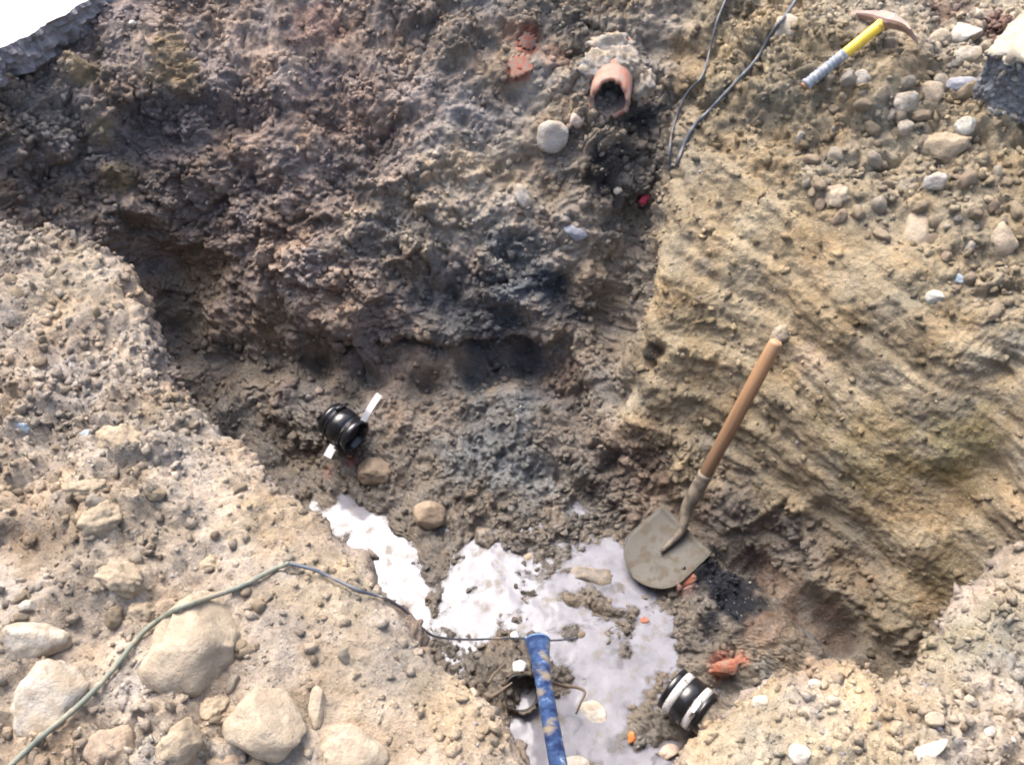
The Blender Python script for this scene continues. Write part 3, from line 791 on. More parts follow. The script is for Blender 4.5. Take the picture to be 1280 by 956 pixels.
# right-hand bank
rock("rock", "pale round rock beside the dark cable on the right bank", "rock", 983, 40, 40, 38, 'pale', 0.6, 4, .05, .25, .9)
rock("rock", "white broken rock between the hammer head and the concrete lump", "rock", 1206, 45, 40, 30, 'white', 0.1, 8, .06, .25, .8)
rock("rock", "tan rock with ridged top next to the hammer blade", "rock", 1172, 50, 36, 26, 'tan', .3, 7, .1, .1, .8)
rock("rock", "flat buff wedge of stone below the white broken rock", "stone", 1206, 70, 40, 22, 'pale', .25, 7, .04, .2, .5)
rock("pebble", "smooth blue-grey oval pebble beside the concrete lump", "pebble", 1203, 106, 42, 19, 'blue', 0, 0, .01, .35, .8)
rock("rock", "three-cornered tan stone left of the smooth blue-grey pebble", "stone", 1162, 118, 36, 32, 'tan', .4, 9, .03, .2, .7)
rock("pebble", "long white tapering pebble below the concrete lump", "pebble", 1247, 132, 36, 17, 'pale', .85, 3, .03, .3, .8)
rock("pebble", "round cream pebble below the concrete lump, beside the tapering one", "pebble", 1270, 140, 34, 28, 'pale', .2, 3, .03, .25, .8)
rock("pebble", "round yellowish pebble tucked under the corner of the concrete lump", "pebble", 1239, 118, 24, 20, 'tan', 0, 3, .03, .25, .9)
rock("pebble", "yellowish pebble between the white broken rock and the concrete lump", "pebble", 1231, 60, 16, 18, 'tan', 0, 3, .03, .25, .9)
rock("rock", "grey angular stone in the rubble below the blue-grey pebble", "stone", 1207, 158, 26, 24, 'green', .3, 8, .03, .2, .8)
rock("rock", "brown-grey stone against the side of the concrete lump", "stone", 1231, 102, 18, 24, 'grey', .2, 7, .05, .2, .8)
rock("rock", "pale faceted stone by the three-cornered tan stone", "stone", 1133, 128, 30, 26, 'pale', .2, 8, .05, .2, .8)
rock("rock", "white stone in the rubble downhill of the hammer head", "stone", 1076, 100, 24, 24, 'white', .2, 7, .05, .1, .7)
rock("rock", "small white rock at the end of the lump of caked soil", "stone", 1133, 160, 20, 22, 'pale', .2, 6, .05, .2, .8)
rock("soil_clod", "big lump of caked soil on the right bank", "clod", 1180, 185, 66, 40, 'clod', .1, 5, .15, .2, .7)
rock("rock", "large half-buried cobble in the right bank with a dark gap beside it", "rock", 1146, 292, 40, 62, 'tan', -.1, 4, .05, -.05, .7)
rock("rock", "large pale cobble half sunk in the bank beyond the caked lump", "rock", 1255, 300, 36, 46, 'tan', -.2, 5, .05, .0, .7)
rock("rock", "pale greenish rounded stone in the clay of the right wall", "stone", 1169, 372, 24, 20, 'green', .3, 4, .03, .2, .8)
rock("pebble", "tiny pale blue chip above the greenish rounded stone", "pebble", 1199, 349, 12, 15, 'cyan', .3, 4, .03, .2, .8)
rock("rock", "tan nub of stone just above the shovel handle end", "stone", 976, 418, 22, 26, 'tan', -.5, 6, .08, .2, .8)
rock("rock", "knobbly stone with a dark hole in the right bank", "stone", 1044, 245, 38, 34, 'tan', 0, 5, .15, .05, .8)
rock("rock", "dusty brown stone on the right bank above the half-buried cobble", "stone", 1168, 228, 30, 24, 'grey', .2, 6, .08, .1, .8)
# far wall
rock("cobble", "smooth grey cobble set in the far wall below the clay pipe", "cobble", 691, 171, 40, 40, 'grey', 0, 2, .02, .25, .9, seed=77)
rock("pebble", "small pinkish pebble beside the smooth cobble in the far wall", "pebble", 722, 150, 18, 20, 'pink', 0, 3, .03, .2, .9)
rock("stone", "narrow upright grey stone in the far wall under the cobble", "stone", 653, 245, 18, 32, 'grey', .5, 4, .03, .15, .9)
rock("stone", "blue-grey stone low in the far wall below the black stain", "stone", 720, 291, 34, 22, 'blue', -.2, 5, .05, .1, .8)
rock("plastic_scrap", "bright pink-red plastic scrap in the far wall below the clay pipe", "scrap", 804, 247, 12, 17, 'magenta', -.6, 6, .3, 1.0, .8)
rock("stone", "white pebble in the wall left of the pink-red scrap", "pebble", 772, 240, 12, 12, 'pale', 0, 4, .05, .2, .9)
rock("stone", "white chip stuck in the brown wall below the pavement edge", "chip", 166, 29, 10, 10, 'white', 0, 6, .05, .2, .9)
# pit floor
rock("rock", "brown rock standing in the pale puddle", "rock", 537, 645, 42, 36, 'brown', .2, 7, .05, .35, .9)
rock("soil_clod", "brown clod on the mud between the far coupling and the puddle", "clod", 468, 590, 42, 36, 'brown', -.1, 5, .1, .35, .8)
rock("rock", "muddy grey rock at the puddle edge beside the shovel blade", "rock", 738, 722, 60, 34, 'dark', -.1, 6, .08, .2, .7)
rock("pebble", "small tan pebble poking out of the puddle", "pebble", 660, 697, 15, 12, 'tan', 0, 3, .03, .4, .9)
rock("rock", "knobbly dark mud lump at the puddle edge below the brown rock", "rock", 606, 672, 26, 34, 'dark', .4, 5, .15, .35, .8)
rock("pebble", "wet pebble painted white for a sun glint, just behind the blue handle end", "pebble", 643, 796, 11, 11, 'glintwhite', 0, 2, .02, .6, .9)
rock("pebble", "round wet pebble painted grey-white for a sun glint, on the brown pipe stub", "pebble", 650, 834, 18, 20, 'glintwhite', 0, 1, .02, .6, .9)
rock("white_lump", "flat white lump in the mud beside the blue handle", "lump", 742, 898, 36, 44, 'white', .2, 7, .04, .25, .5)  # flat lump in the white stone colour
rock("pebble", "smooth white stone at the foot of the near bank by the blue handle", "pebble", 722, 956, 34, 22, 'white', 0, 2, .02, .4, .8)
rock("pebble", "tan-pink pebble in the mud in front of the steel-banded coupling", "pebble", 836, 940, 28, 18, 'pink', .4, 4, .03, .4, .9)
rock("brick_chip", "small orange brick chip in the puddle mud", "brick chip", 790, 921, 10, 14, 'orange', 0, 7, .03, .5, .9)
rock("brick_chip", "largest red brick lump in the mud behind the steel-banded coupling", "brick chip", 904, 834, 40, 22, 'red', .2, 8, .12, .35, .8)
rock("brick_chip", "reddish brick crumb right of the largest red brick lump", "brick chip", 925, 826, 18, 16, 'red', .2, 8, .1, .35, .8)
rock("brick_chip", "dull red brick chip at the puddle edge below the shovel blade", "brick chip", 806, 776, 14, 12, 'red', .2, 8, .1, .4, .8)
rock("brick_chip", "flat brick-red lump in the soil under the shovel blade", "brick chip", 866, 722, 34, 14, 'red', .6, 8, .12, .1, .8)
rock("pebble", "tiny red chip in the mud under the far coupling", "chip", 437, 571, 7, 5, 'red', 0, 5, .05, .5, .9)
# front right bank
rock("rock", "long white stone lying on the front bank", "stone", 1163, 938, 52, 22, 'white', .45, 7, .04, .25, .7)
rock("rock", "square white stone on the front bank near the pit notch", "stone", 1000, 942, 28, 28, 'white', .2, 8, .04, .2, .7)
rock("pebble", "cream pebble on the crest of the front bank", "pebble", 1018, 856, 16, 14, 'pale', 0, 4, .04, .3, .8)
rock("pebble", "white pebble beside the long white stone", "pebble", 1237, 914, 14, 14, 'white', 0, 5, .04, .3, .8)
rock("rock", "tan pyramid-shaped stone on the front bank crest", "stone", 1168, 900, 24, 20, 'tan', 0, 9, .04, .3, .9)
rock("pebble", "pale pebble on the front slope above the square white stone", "pebble", 950, 878, 22, 20, 'pale', .3, 6, .04, .2, .8)
# small chips on the left bank
rock("pebble", "cream pebble uphill of the pale angular rock", "pebble", 35, 758, 22, 16, 'pale', 0, 3, .03, .3, .9)
rock("glass_chip", "blue-grey glassy chip in a hole of the left bank", "chip", 28, 534, 18, 12, 'cyan', -.4, 8, .02, .2, .5)
rock("glass_chip", "small bluish chip among clods of the left bank", "chip", 107, 542, 12, 9, 'cyan', .5, 8, .02, .3, .5)

# look-alike pebbles, each its own object; alike ones share a mesh
PM = [rock_mesh("pebble_shape", 500 + k, (1, random.uniform(.6, .95), random.uniform(.5, .8)), random.choice((4, 6, 9)), .12, 3) for k in range(9)]
def pebbles(n, poly, smin, smax, mats, label, group):
    us = [q_[0] for q_ in poly]; vs = [q_[1] for q_ in poly]
    def inside(u, v):
        r_ = False
        for i in range(len(poly)):
            (xa, ya), (xb, yb) = poly[i], poly[i - 1]
            if (ya > v) != (yb > v) and u < (xb - xa) * (v - ya) / (yb - ya) + xa: r_ = not r_
        return r_
    done = 0
    while done < n:
        u, v = random.uniform(min(us), max(us)), random.uniform(min(vs), max(vs))
        if not inside(u, v): continue
        c, nn_ = hit(u, v)
        s = (smin + (smax - smin) * random.random() ** 2.2) * depth_of(c) / F
        src = random.choice(PM)
        mt = random.choice(mats)
        key = (src.name, mt)
        me_ = PMC.get(key)
        if me_ is None:
            me_ = src.copy(); me_.materials.clear(); me_.materials.append(MS[mt]); PMC[key] = me_
        o = bpy.data.objects.new("pebble", me_); COL.objects.link(o)
        o.scale = (s,) * 3
        o.rotation_euler = (random.uniform(0, 6.3), random.uniform(0, 6.3), random.uniform(0, 6.3))
        o.location = c + nn_ * s * 0.02
        tag(o, label % TONE[mt], "pebble", group)
        done += 1
PMC = {}
TONE = dict(tan='tan', pale='pale', grey='grey', brown='brown', clod='soil-caked', dark='dark mud-covered', white='white', pink='pinkish')
pebbles(90, [(0, 330), (110, 350), (200, 500), (380, 690), (560, 830), (640, 940), (480, 956), (0, 956)], 8, 30, ('tan', 'clod', 'clod', 'clod', 'clod', 'pale', 'brown'),
        "small %s stone scattered on the loose left-hand bank", "small stones on the left bank")
pebbles(140, [(1000, 130), (1100, 40), (1160, 45), (1240, 140), (1280, 160), (1280, 420), (1150, 330), (980, 250)], 7, 30, ('tan', 'pale', 'grey', 'clod', 'clod', 'clod', 'brown'),
        "small %s stone in the rubble of the bank below the hammer", "small stones in the rubble by the hammer")
pebbles(34, [(880, 930), (1000, 860), (1130, 870), (1280, 880), (1280, 956), (860, 956)], 8, 18, ('tan', 'pale', 'clod', 'white'),
        "small %s stone on the bank at the front corner", "small stones on the front bank")
pebbles(40, [(600, 230), (720, 110), (820, 220), (780, 320), (640, 320)], 6, 15, ('pale', 'tan', 'grey', 'pink', 'brown'),
        "small %s gravel stone stuck in the far wall around the grey cobble", "gravel stones in the far wall")
pebbles(70, [(460, 690), (560, 630), (760, 650), (880, 790), (820, 930), (720, 900), (640, 780)], 5, 13, ('dark', 'dark', 'brown', 'grey'),
        "small %s stone in the puddle", "stones in the puddle")

# ------------------------------------------------------------------ loose crumbs: nobody could count them
def crumbs():
    rg = np.random.default_rng(5)
    d = PD - np.array(CAM)
    tt = d @ np.array(FWD)
    uu = 640 + F * (d @ np.array(RGT)) / np.maximum(tt, .1); vv = 478 - F * (d @ np.array(UPV)) / np.maximum(tt, .1)
    Gd_ = PD.reshape(NU, NV, 3)
    nrm = np.cross(np.roll(Gd_, -1, 0) - np.roll(Gd_, 1, 0), np.gradient(Gd_, axis=1)).reshape(-1, 3)
    area = np.linalg.norm(nrm, axis=1); nrm = nrm / np.maximum(area, 1e-12)[:, None]
    face = -(nrm * d).sum(1)
    if face[near].mean() < 0 and nrm[:, 2].mean() < 0: nrm = -nrm; face = -face
    ok = (tt > .5) & (uu > -90) & (uu < 1370) & (vv > -70) & (vv < 1030) & (lv < 8) & (lv > .15)
    dens = bankm * 1.0 + wallm * 0.55 * (1 - 0.75 * clay) + floorm * 0.28
    dens = dens * np.clip(0.25 + 1.1 * (loose - .1), 0.1, 1.6) * np.clip(nrm[:, 2] + 0.35, 0.05, 1)
    wgt = np.where(ok, area * dens, 0)
    protos = []
    for k in range(14):
        bmm = bmesh.new()
        for q_ in rg.normal(size=(11, 3)):
            q_ = q_ / np.linalg.norm(q_) * rg.uniform(.7, 1.1) * np.array((1, rg.uniform(.65, 1), rg.uniform(.55, .9))); bmm.verts.new(q_)
        r_ = bmesh.ops.convex_hull(bmm, input=bmm.verts)
        bmesh.ops.delete(bmm, geom=[v for v in bmm.verts if not v.link_faces], context='VERTS')
        bmesh.ops.triangulate(bmm, faces=bmm.faces); bmm.verts.index_update()
        co = np.array([tuple(v.co) for v in bmm.verts]); fa = np.array([[v.index for v in f.verts] for f in bmm.faces]); bmm.free()
        protos.append((co, fa))
    for name, n, smin, smax, pw, kind in (("loose_soil_crumbs", 34000, .0032, .025, 3.6, 0), ("loose_gravel", 3500, .003, .009, 1.8, 1)):
        pick = rg.choice(len(PD), n, p=wgt / wgt.sum())
        Vs, Fs, Cs, Ws = [], [], [], []
        base = 0
        for i in pick:
            co, fa = protos[rg.integers(len(protos))]
            dist = np.linalg.norm(d[i])
            s = (smin + (smax - smin) * rg.random() ** pw) * (0.55 + 0.15 * dist)
            qn = rg.normal(size=4); qn /= np.linalg.norm(qn); w, x, y, z = qn
            Rm = np.array([[1 - 2 * (y * y + z * z), 2 * (x * y - z * w), 2 * (x * z + y * w)], [2 * (x * y + z * w), 1 - 2 * (x * x + z * z), 2 * (y * z - x * w)], [2 * (x * z - y * w), 2 * (y * z + x * w), 1 - 2 * (x * x + y * y)]])
            Vs.append(co @ Rm.T * s + PD[i] + nrm[i] * s * 0.1)
            Fs.append(fa + base); base += len(co)
            if kind == 0: c = colr[i] * rg.uniform(.85, 1.2)
            else:
                g = rg.uniform(.2, .62); c = np.array((g, g * rg.uniform(.86, .98), g * rg.uniform(.68, .95)))
                if wet[i] > .3: c = c * .5
            Cs.append(np.tile(np.append(c, 1), (len(co), 1))); Ws.append(np.full(len(co), wet[i] * .9))
        o = np_mesh(name, np.concatenate(Vs), np.concatenate(Fs), M_CR[kind])
        o.data.color_attributes.new("soil_colour", 'FLOAT_COLOR', 'POINT').data.foreach_set("color", np.concatenate(Cs).astype(np.float32).ravel())
        o.data.attributes.new("wet", 'FLOAT', 'POINT').data.foreach_set("value", np.concatenate(Ws).astype(np.float32))
        if kind: o.data.polygons.foreach_set("use_smooth", np.ones(len(o.data.polygons), bool))
        tag(o, ("crumbs of dry soil lying loose over the banks and walls", "fine mixed gravel strewn over the banks of the pit")[kind], ("soil crumbs", "gravel")[kind], None, "stuff")
M_CR = (soil_material("crumb_soil", False), soil_material("gravel_soil", False))
crumbs()

# ================================================================== tools and pipes
M_WOOD, nt_, b_ = new_mat("worn_wood")
tc_ = N(nt_, "ShaderNodeTexCoord").outputs["Object"]
mp_ = N(nt_, "ShaderNodeMapping"); nt_.links.new(tc_, mp_.inputs[0]); mp_.inputs["Scale"].default_value = (60, 60, 4)
wv_ = N(nt_, "ShaderNodeTexNoise", Scale=1.0, Detail=6.0, Roughness=0.6); nt_.links.new(mp_.outputs[0], wv_.inputs["Vector"])
sx_ = N(nt_, "ShaderNodeSeparateXYZ"); nt_.links.new(tc_, sx_.inputs[0])
gr_ = ramp(nt_, sx_.outputs["Z"], [(0.0, (.10, .065, .04)), (0.2, (.19, .11, .06)), (0.55, (.33, .185, .09)), (0.74, (.42, .29, .18)), (0.80, (.62, .54, .44))])
c_ = mixrgb(nt_, gr_, ramp(nt_, wv_.outputs[0], [(0.3, .6), (0.5, 1.0), (.7, 1.25)]), .8, 'MULTIPLY')
nt_.links.new(c_, b_.inputs["Base Color"]); b_.inputs["Roughness"].default_value = .6
bp_ = N(nt_, "ShaderNodeBump", Strength=.35, Distance=.002); nt_.links.new(wv_.outputs[0], bp_.inputs["Height"]); nt_.links.new(bp_.outputs[0], b_.inputs["Normal"])
M_STEEL = plain_material("muddy_steel", (.085, .08, .07), .6, .2, .3, mud=.4, mudcol=(.085, .07, .052), mscale=26)
M_SOCK = plain_material("dark_socket_steel", (.16, .14, .115), .55, .4, .5, mud=.5, mudcol=(.2, .165, .12), mscale=40)

def shovel():
    E = pix(969, 430, -0.50); S = pix(868, 618, -1.03)
    ax = (S - E).normalized()
    root = thing("shovel", "round-point shovel with worn wooden handle leaning on the ochre wall", "shovel", E + (S - E) * 1.25)
    bpy.context.view_layer.update()
    inv = Matrix.Translation(-root.location)
    # handle along local z from socket to end, so the wood can change along its length
    L = (E - S).length
    Mh = basis(-ax, V3((1, 0, 0)))
    prof_ = [(0, -.03), (.019, -.03)] + [(.0205 + .0025 * math.sin(3.0 * k / 12) * (k > 0) + .002 * (k / 12), L * k / 12) for k in range(13)]
    rl = prof_[-1][0]
    prof_ += [(rl * .97, L + .006), (rl * .7, L + .012), (0, L + .013)]
    h = lathe("handle", prof_, M_WOOD, root, 20, None, closed=False)
    h.matrix_local = Matrix.Translation(S - root.location) @ Mh
    # blade: corner positions on the mud
    P1, P2, TP = pix(829, 632, -1.160), pix(891, 692, -1.145), pix(791, 722, -1.250)
    mid = (P1 + P2) / 2
    yv = (TP - mid); ln_ = yv.length; yv.normalize()
    xv = (P2 - P1); wd = xv.length; xv = (xv - yv * xv.dot(yv)).normalized(); zv = xv.cross(yv)
    if zv.z < 0: zv = -zv
    V, Fc = [], []
    nu, nv = 18, 22
    def outline(s):           # half width along the blade, 0 shoulder .. 1 tip
        return (wd / 2) * (1.0 + 0.05 * s) * (1 - max(0, (s - .50) / .50) ** 2.3) ** .62 if s < 1 else 0.0
    for lay in (0, 1):
        for j in range(nv + 1):
            s = j / nv; s = 1 - (1 - s) ** 1.35
            hw = outline(s)
            for i in range(nu + 1):
                x = -1 + 2 * i / nu
                dish = .020 * (x * x) * (1 - .5 * s) + .012 * s * s - .010
                frog = .012 * math.exp(-(x * hw / .022) ** 2) * max(0, 1 - s / .62)
                rollz = .008 * max(0, 1 - s / .05)
                V.append(mid + yv * (s * ln_) + xv * (x * hw) + zv * (dish + frog + rollz - .003 * lay))
    o_ = (nu + 1) * (nv + 1)
    for j in range(nv):
        for i in range(nu):
            a = j * (nu + 1) + i
            Fc.append((a, a + 1, a + nu + 2, a + nu + 1)); Fc.append((o_ + a, o_ + a + nu + 1, o_ + a + nu + 2, o_ + a + 1))
    for i in range(nu):
        Fc.append((i, o_ + i, o_ + i + 1, i + 1))
    for j in range(nv):
        for i in (0, nu):
            a = j * (nu + 1) + i; bb = a + nu + 1; Fc.append((a, bb, o_ + bb, o_ + a))
    bl = mesh_obj("blade", [v - root.location for v in V], Fc, M_STEEL, root)
    # forged neck from the blade's middle up to the handle
    q0 = mid + yv * ln_ * .48 + zv * .006; q1 = mid + yv * ln_ * .1 + zv * .022
    pth = catmull([q0, q1, S + ax * .06, S - ax * .02, S - ax * .09], 6)
    n = len(pth)
    rd = [.007 + .019 * min(1, (k / (n * .62))) for k in range(n)]
    sk = tube("socket", [v - root.location for v in pth], rd, M_SOCK, root, 16)
    tube("rivet", [S - ax * .05 - root.location + zv * .018, S - ax * .05 - root.location + zv * .027], .005, M_STEEL, sk, 8)
shovel()

M_YEL = plain_material("yellow_fibreglass", (.80, .56, .06), .4, 0, .5, mud=.15, mscale=30)
M_GRIP = plain_material("grey_rubber_grip", (.20, .22, .25), .6, 0, .4, mud=.3, mudcol=(.45, .42, .38), mscale=45, bump=.5)
M_HEAD = plain_material("rusty_hammer_steel", (.30, .20, .18), .45, .35, .5, mud=.35, mudcol=(.30, .23, .15), mscale=25)
M_ENDW = plain_material("handle_end_wood", (.30, .17, .10), .8)

def hammer():
    p0, _ = hit(1003, 112); p1, _ = hit(1105, 30)
    e0 = CAM + ray(1003, 110) * (depth_of(p0) - .05)
    e1 = CAM + ray(1110, 24) * (depth_of(p1) - .09)
    e1.z = max(e1.z, e0.z + .02); e1 = pix(1110, 24, e1.z)
    ax = (e1 - e0); L = ax.length; ax.normalize()
    root = thing("brick_hammer", "small two-bladed hammer with yellow handle and grey grip on the bank", "hammer", p0)
    def on_plane(u, v):
        d = ray(u, v); return CAM + d * ((e1 - CAM).dot(ax) / d.dot(ax))
    hx = on_plane(1147, 38) - on_plane(1065, 13); HL = hx.length / .21; hx.normalize(); up = ax.cross(hx)
    if up.z < 0: up = -up
    org = root.location
    def W(a, h, z): return e0 + ax * a + hx * h + up * z - org
    # grip with moulded rings, yellow shaft, wooden end
    g0, g1 = .012, L * .50
    prof = []
    pts, rd = [], []
    for k in range(41):
        s = k / 40
        pts.append(W(g0 + (g1 - g0) * s, 0, 0)); rd.append(.0165 + .0028 * (abs(math.sin(s * 34)) > .45) + .003 * max(0, .12 - s) / .12)
    tube("grip", pts, rd, M_GRIP, root, 16, squash=(hx, 1.0))
    tube("handle_end", [W(.004, 0, 0), W(.014, 0, 0)], .0145, M_ENDW, root, 14)
    tube("shaft", [W(g1 - .01, 0, 0), W(g1 + .01, 0, 0), W(L * .75, 0, 0), W(L * .93, 0, 0), W(L * .945, 0, 0)], [.0155, .0158, .0165, .0175, .014], M_YEL, root, 16, squash=(hx, 1.1))
    # head: swept along hx: pick blade - eye - broad blade, drooping ends
    secs = [(-.105, .003, .011, -.028), (-.085, .007, .014, -.016), (-.05, .011, .016, -.004), (-.024, .014, .019, 0), (-.018, .019, .021, 0), (.018, .019, .021, 0),
            (.024, .014, .019, 0), (.05, .010, .021, -.003), (.08, .006, .026, -.014), (.105, .003, .030, -.030)]
    # each: position, half thickness along the handle axis, half height, droop towards the handle
    V, Fc = [], []
    hc = L * .955 + .012
    for (h, th, hh, dr) in secs:
        c = .35 * min(th, hh)
        for (sx, sy) in ((-1, -.6), (-.6, -1), (.6, -1), (1, -.6), (1, .6), (.6, 1), (-.6, 1), (-1, .6)):
            V.append(W(hc + dr + sx * th * 1.15, h * HL, sy * hh))
    for k in range(len(secs) - 1):
        for j in range(8):
            j2 = (j + 1) % 8; Fc.append((k * 8 + j, k * 8 + j2, k * 8 + 8 + j2, k * 8 + 8 + j))
    Fc.append(tuple(range(8))[::-1]); n = len(secs) - 1; Fc.append(tuple(n * 8 + j for j in range(8)))
    mesh_obj("head", V, Fc, M_HEAD, root, smooth_shade=False)
    tube("neck", [W(L * .90, 0, 0), W(hc - .012, 0, 0)], [.0135, .017], M_HEAD, root, 12)
hammer()

# clay pipe stub in the far wall
M_CLAY = plain_material("red_clay", (.42, .185, .13), .8, 0, .25, mud=.6, mudcol=(.30, .215, .17), mscale=24, bump=.4)
M_CLAYD = plain_material("dark_lining_clay", (.13, .10, .09), .85, 0, .3, mud=.2, mscale=24, bump=.4)  # darker clay for the inside of the pipe
M_MORTAR = stone_material("grey_mortar", (.30, .285, .265), dust_amt=.8, rough=.9, spec=.15, scale=1.5)

def clay_pipe():
    c, n = hit(764, 112)
    t = depth_of(c)
    Ro = 52 * 3.42 / F / 2
    axis = (V3((-.12, -.85, -.14))).normalized()
    ctr = pixt(762, 128, depth_of(hitn(766, 96, 14)[0] + axis * .16))
    tw = depth_of(ctr)
    M = Matrix.Translation(V3((0, 0, 0))) @ basis(axis, V3((0, 0, 1)))
    root = thing("clay_pipe", "broken red clay drain pipe jutting from the far wall", "pipe", ctr)
    rg = random.Random(4)
    nz_ = [rg.uniform(-1, 1) for _ in range(48)]
    def wob(r, z, a, j):
        k = a / (2 * math.pi) * 48
        e = nz_[int(k) % 48] * (1 - k % 1) + nz_[(int(k) + 1) % 48] * (k % 1)
        low = max(0, math.cos(a - .3))        # broken back at the top, a lip left below
        if z > -.02: z = z + .010 * e - .035 * max(0, math.cos(a)) ** 2
        return r * (1 + .012 * e), z
    prof_o = [(Ro * .80, -.30), (Ro, -.30), (Ro, -.15), (Ro, -.05), (Ro * .99, .0), (Ro * .80, .0), (Ro * .79, -.06), (Ro * .79, -.15)]
    lathe("pipe_wall", prof_o, M_CLAY, root, 48, M, True, wob)
    lathe("pipe_lining", [(Ro * .795, -.012), (Ro * .78, -.012), (Ro * .78, -.28), (0.001, -.28), (0.001, -.285), (Ro * .795, -.285)], M_CLAYD, root, 40, M, True, wob)
    # lumps of mortar left on the joint
    for k, (u, v, w, h, t_) in enumerate(((744, 82, 50, 44, tw + .05), (782, 80, 54, 48, tw + .05), (764, 62, 70, 44, tw + .09), (803, 108, 34, 56, tw + .08), (730, 106, 28, 40, tw + .09))):
        m_ = rock_mesh("mortar_lump", 900 + k, (w * t_ / F, h * t_ / F, .10), 4, .30, 4); m_.materials.append(M_MORTAR)
        o = bpy.data.objects.new("mortar_lump", m_); COL.objects.link(o); o.parent = root
        o.matrix_local = Matrix.Translation(pixt(u, v, t_) - ctr) @ basis(-ray(u, v).normalized(), RGT)
clay_pipe()

M_SHARD = plain_material("dirty_red_shard", (.30, .095, .06), .85, 0, .2, mud=.6, mudcol=(.20, .14, .11), mscale=40, bump=.5)
def clay_fragment(lab, u, v, R_, arc, length, ang, mat):
    c, n = hitn(u, v, 14)
    V, Fc = [], []
    rg = random.Random(int(u))
    ns, nl = 14, 8
    M = Matrix.Translation(c - n * .003) @ basis(n, RGT) @ Matrix.Rotation(ang, 4, 'Z')
    for lay in (0, 1):
        r = R_ - .014 * lay
        for j in range(nl + 1):
            for i in range(ns + 1):
                a = (-.5 + i / ns) * arc
                jag = (.007 * math.sin(i * 1.9 + j * 1.3 + u) if i in (0, ns) or j in (0, nl) else 0)
                V.append(M @ V3((r * math.sin(a) + jag, (-.5 + j / nl) * length * (1 - .35 * abs(i / ns - .4)) + jag, r * math.cos(a) - R_ + .008)))
    o_ = (ns + 1) * (nl + 1)
    for j in range(nl):
        for i in range(ns):
            a = j * (ns + 1) + i; Fc.append((a, a + 1, a + ns + 2, a + ns + 1)); Fc.append((o_ + a, o_ + a + ns + 1, o_ + a + ns + 2, o_ + a + 1))
    for i in range(ns):
        Fc.append((i, o_ + i, o_ + i + 1, i + 1)); a = nl * (ns + 1) + i; Fc.append((a, a + 1, o_ + a + 1, o_ + a))
    for j in range(nl):
        for i in (0, ns):
            a = j * (ns + 1) + i; Fc.append((a, a + ns + 1, o_ + a + ns + 1, o_ + a))
    o = mesh_obj("clay_shard", V, Fc, mat)
    tag(o, lab, "shard")
clay_fragment("curved red clay shard stuck in the far wall above a dark crack", 650, 82, .075, 1.2, .085, .3, M_SHARD)
clay_fragment("smaller red clay shard above the curved one in the far wall", 660, 52, .07, .9, .06, -.5, M_SHARD)

# rubber couplings with steel clamp bands
M_RUB = plain_material("black_rubber", (.012, .012, .014), .22, 0, .6, bump=.05)
M_BAND = plain_material("bright_steel_band", (.85, .85, .86), .25, .5, .6, mud=.3, mudcol=(.13, .11, .085), mscale=30, bump=.02)
M_BANDD = plain_material("dull_dark_band", (.05, .05, .055), .25, .6, .6, mud=.2, mudcol=(.1, .085, .065))
M_PIPE = plain_material("dark_pipe_inside", (.03, .027, .025), .7)
M_OLDP = plain_material("old_brown_pipe", (.06, .05, .042), .5, 0, .4, mud=.6, mudcol=(.17, .14, .10))

def coupling(lab, ctr, axis, R, L, xh, bw_=.05, mband=None):
    """axis points out of the open mouth"""
    mband = mband or M_BAND
    root = thing("rubber_coupling", lab, "coupling", ctr)
    M = basis(axis, xh)
    t = .009
    prof_ = [(R - t, L / 2), (R - t * .4, L / 2 + .004), (R, L / 2), (R, L * .36), (R * .985, L * .355), (R * .985, L * .19), (R * 1.0, L * .185), (R * 1.06, L * .15), (R * 1.06, -L * .15), (R * 1.0, -L * .185), (R * .985, -L * .19),
             (R * .985, -L * .355), (R, -L * .36), (R, -L / 2), (R - t, -L / 2), (R - t, 0)]
    lathe("rubber_sleeve", prof_, M_RUB, root, 56, M)
    lathe("pipe_inside", [(R - t - .001, L * .25), (R - t - .010, L * .25), (R - t - .010, -L * .48), (.001, -L * .48), (.001, -L * .49), (R - t - .001, -L * .49)], M_PIPE, root, 40, M)
    for s in (1, -1):
        z0 = s * L * .27
        cb = lathe("clamp_band", [(R * .987, z0 - L * bw_), (R * 1.008, z0 - L * bw_), (R * 1.014, z0), (R * 1.008, z0 + L * bw_), (R * .987, z0 + L * bw_)], mband, root, 56, M)
        # screw housing
        a = 2.2 if s > 0 else -.4
        rr = R * 1.03
        c = V3((math.cos(a) * rr, math.sin(a) * rr, z0)); tg = V3((-math.sin(a), math.cos(a), 0)); rd_ = V3((math.cos(a), math.sin(a), 0))
        V, Fc = [], []
        bw, bh, bl = L * .075, .010, .022
        for (x, y, z) in ((-1, -1, -1), (1, -1, -1), (1, 1, -1), (-1, 1, -1), (-.85, -.8, 1), (.85, -.8, 1), (.85, .8, 1), (-.85, .8, 1)):
            V.append(M @ (c + tg * x * bl + V3((0, 0, y * bw)) + rd_ * z * bh * .8))
        Fc = [(0, 3, 2, 1), (4, 5, 6, 7), (0, 1, 5, 4), (1, 2, 6, 5), (2, 3, 7, 6), (3, 0, 4, 7)]
        mesh_obj("screw_housing", V, Fc, mband, cb, False)
        tube("clamp_screw", [M @ (c + tg * (-bl - .014) + rd_ * .003), M @ (c + tg * (bl + .004) + rd_ * .003)], .0055, mband, cb, 8)
    return root, M

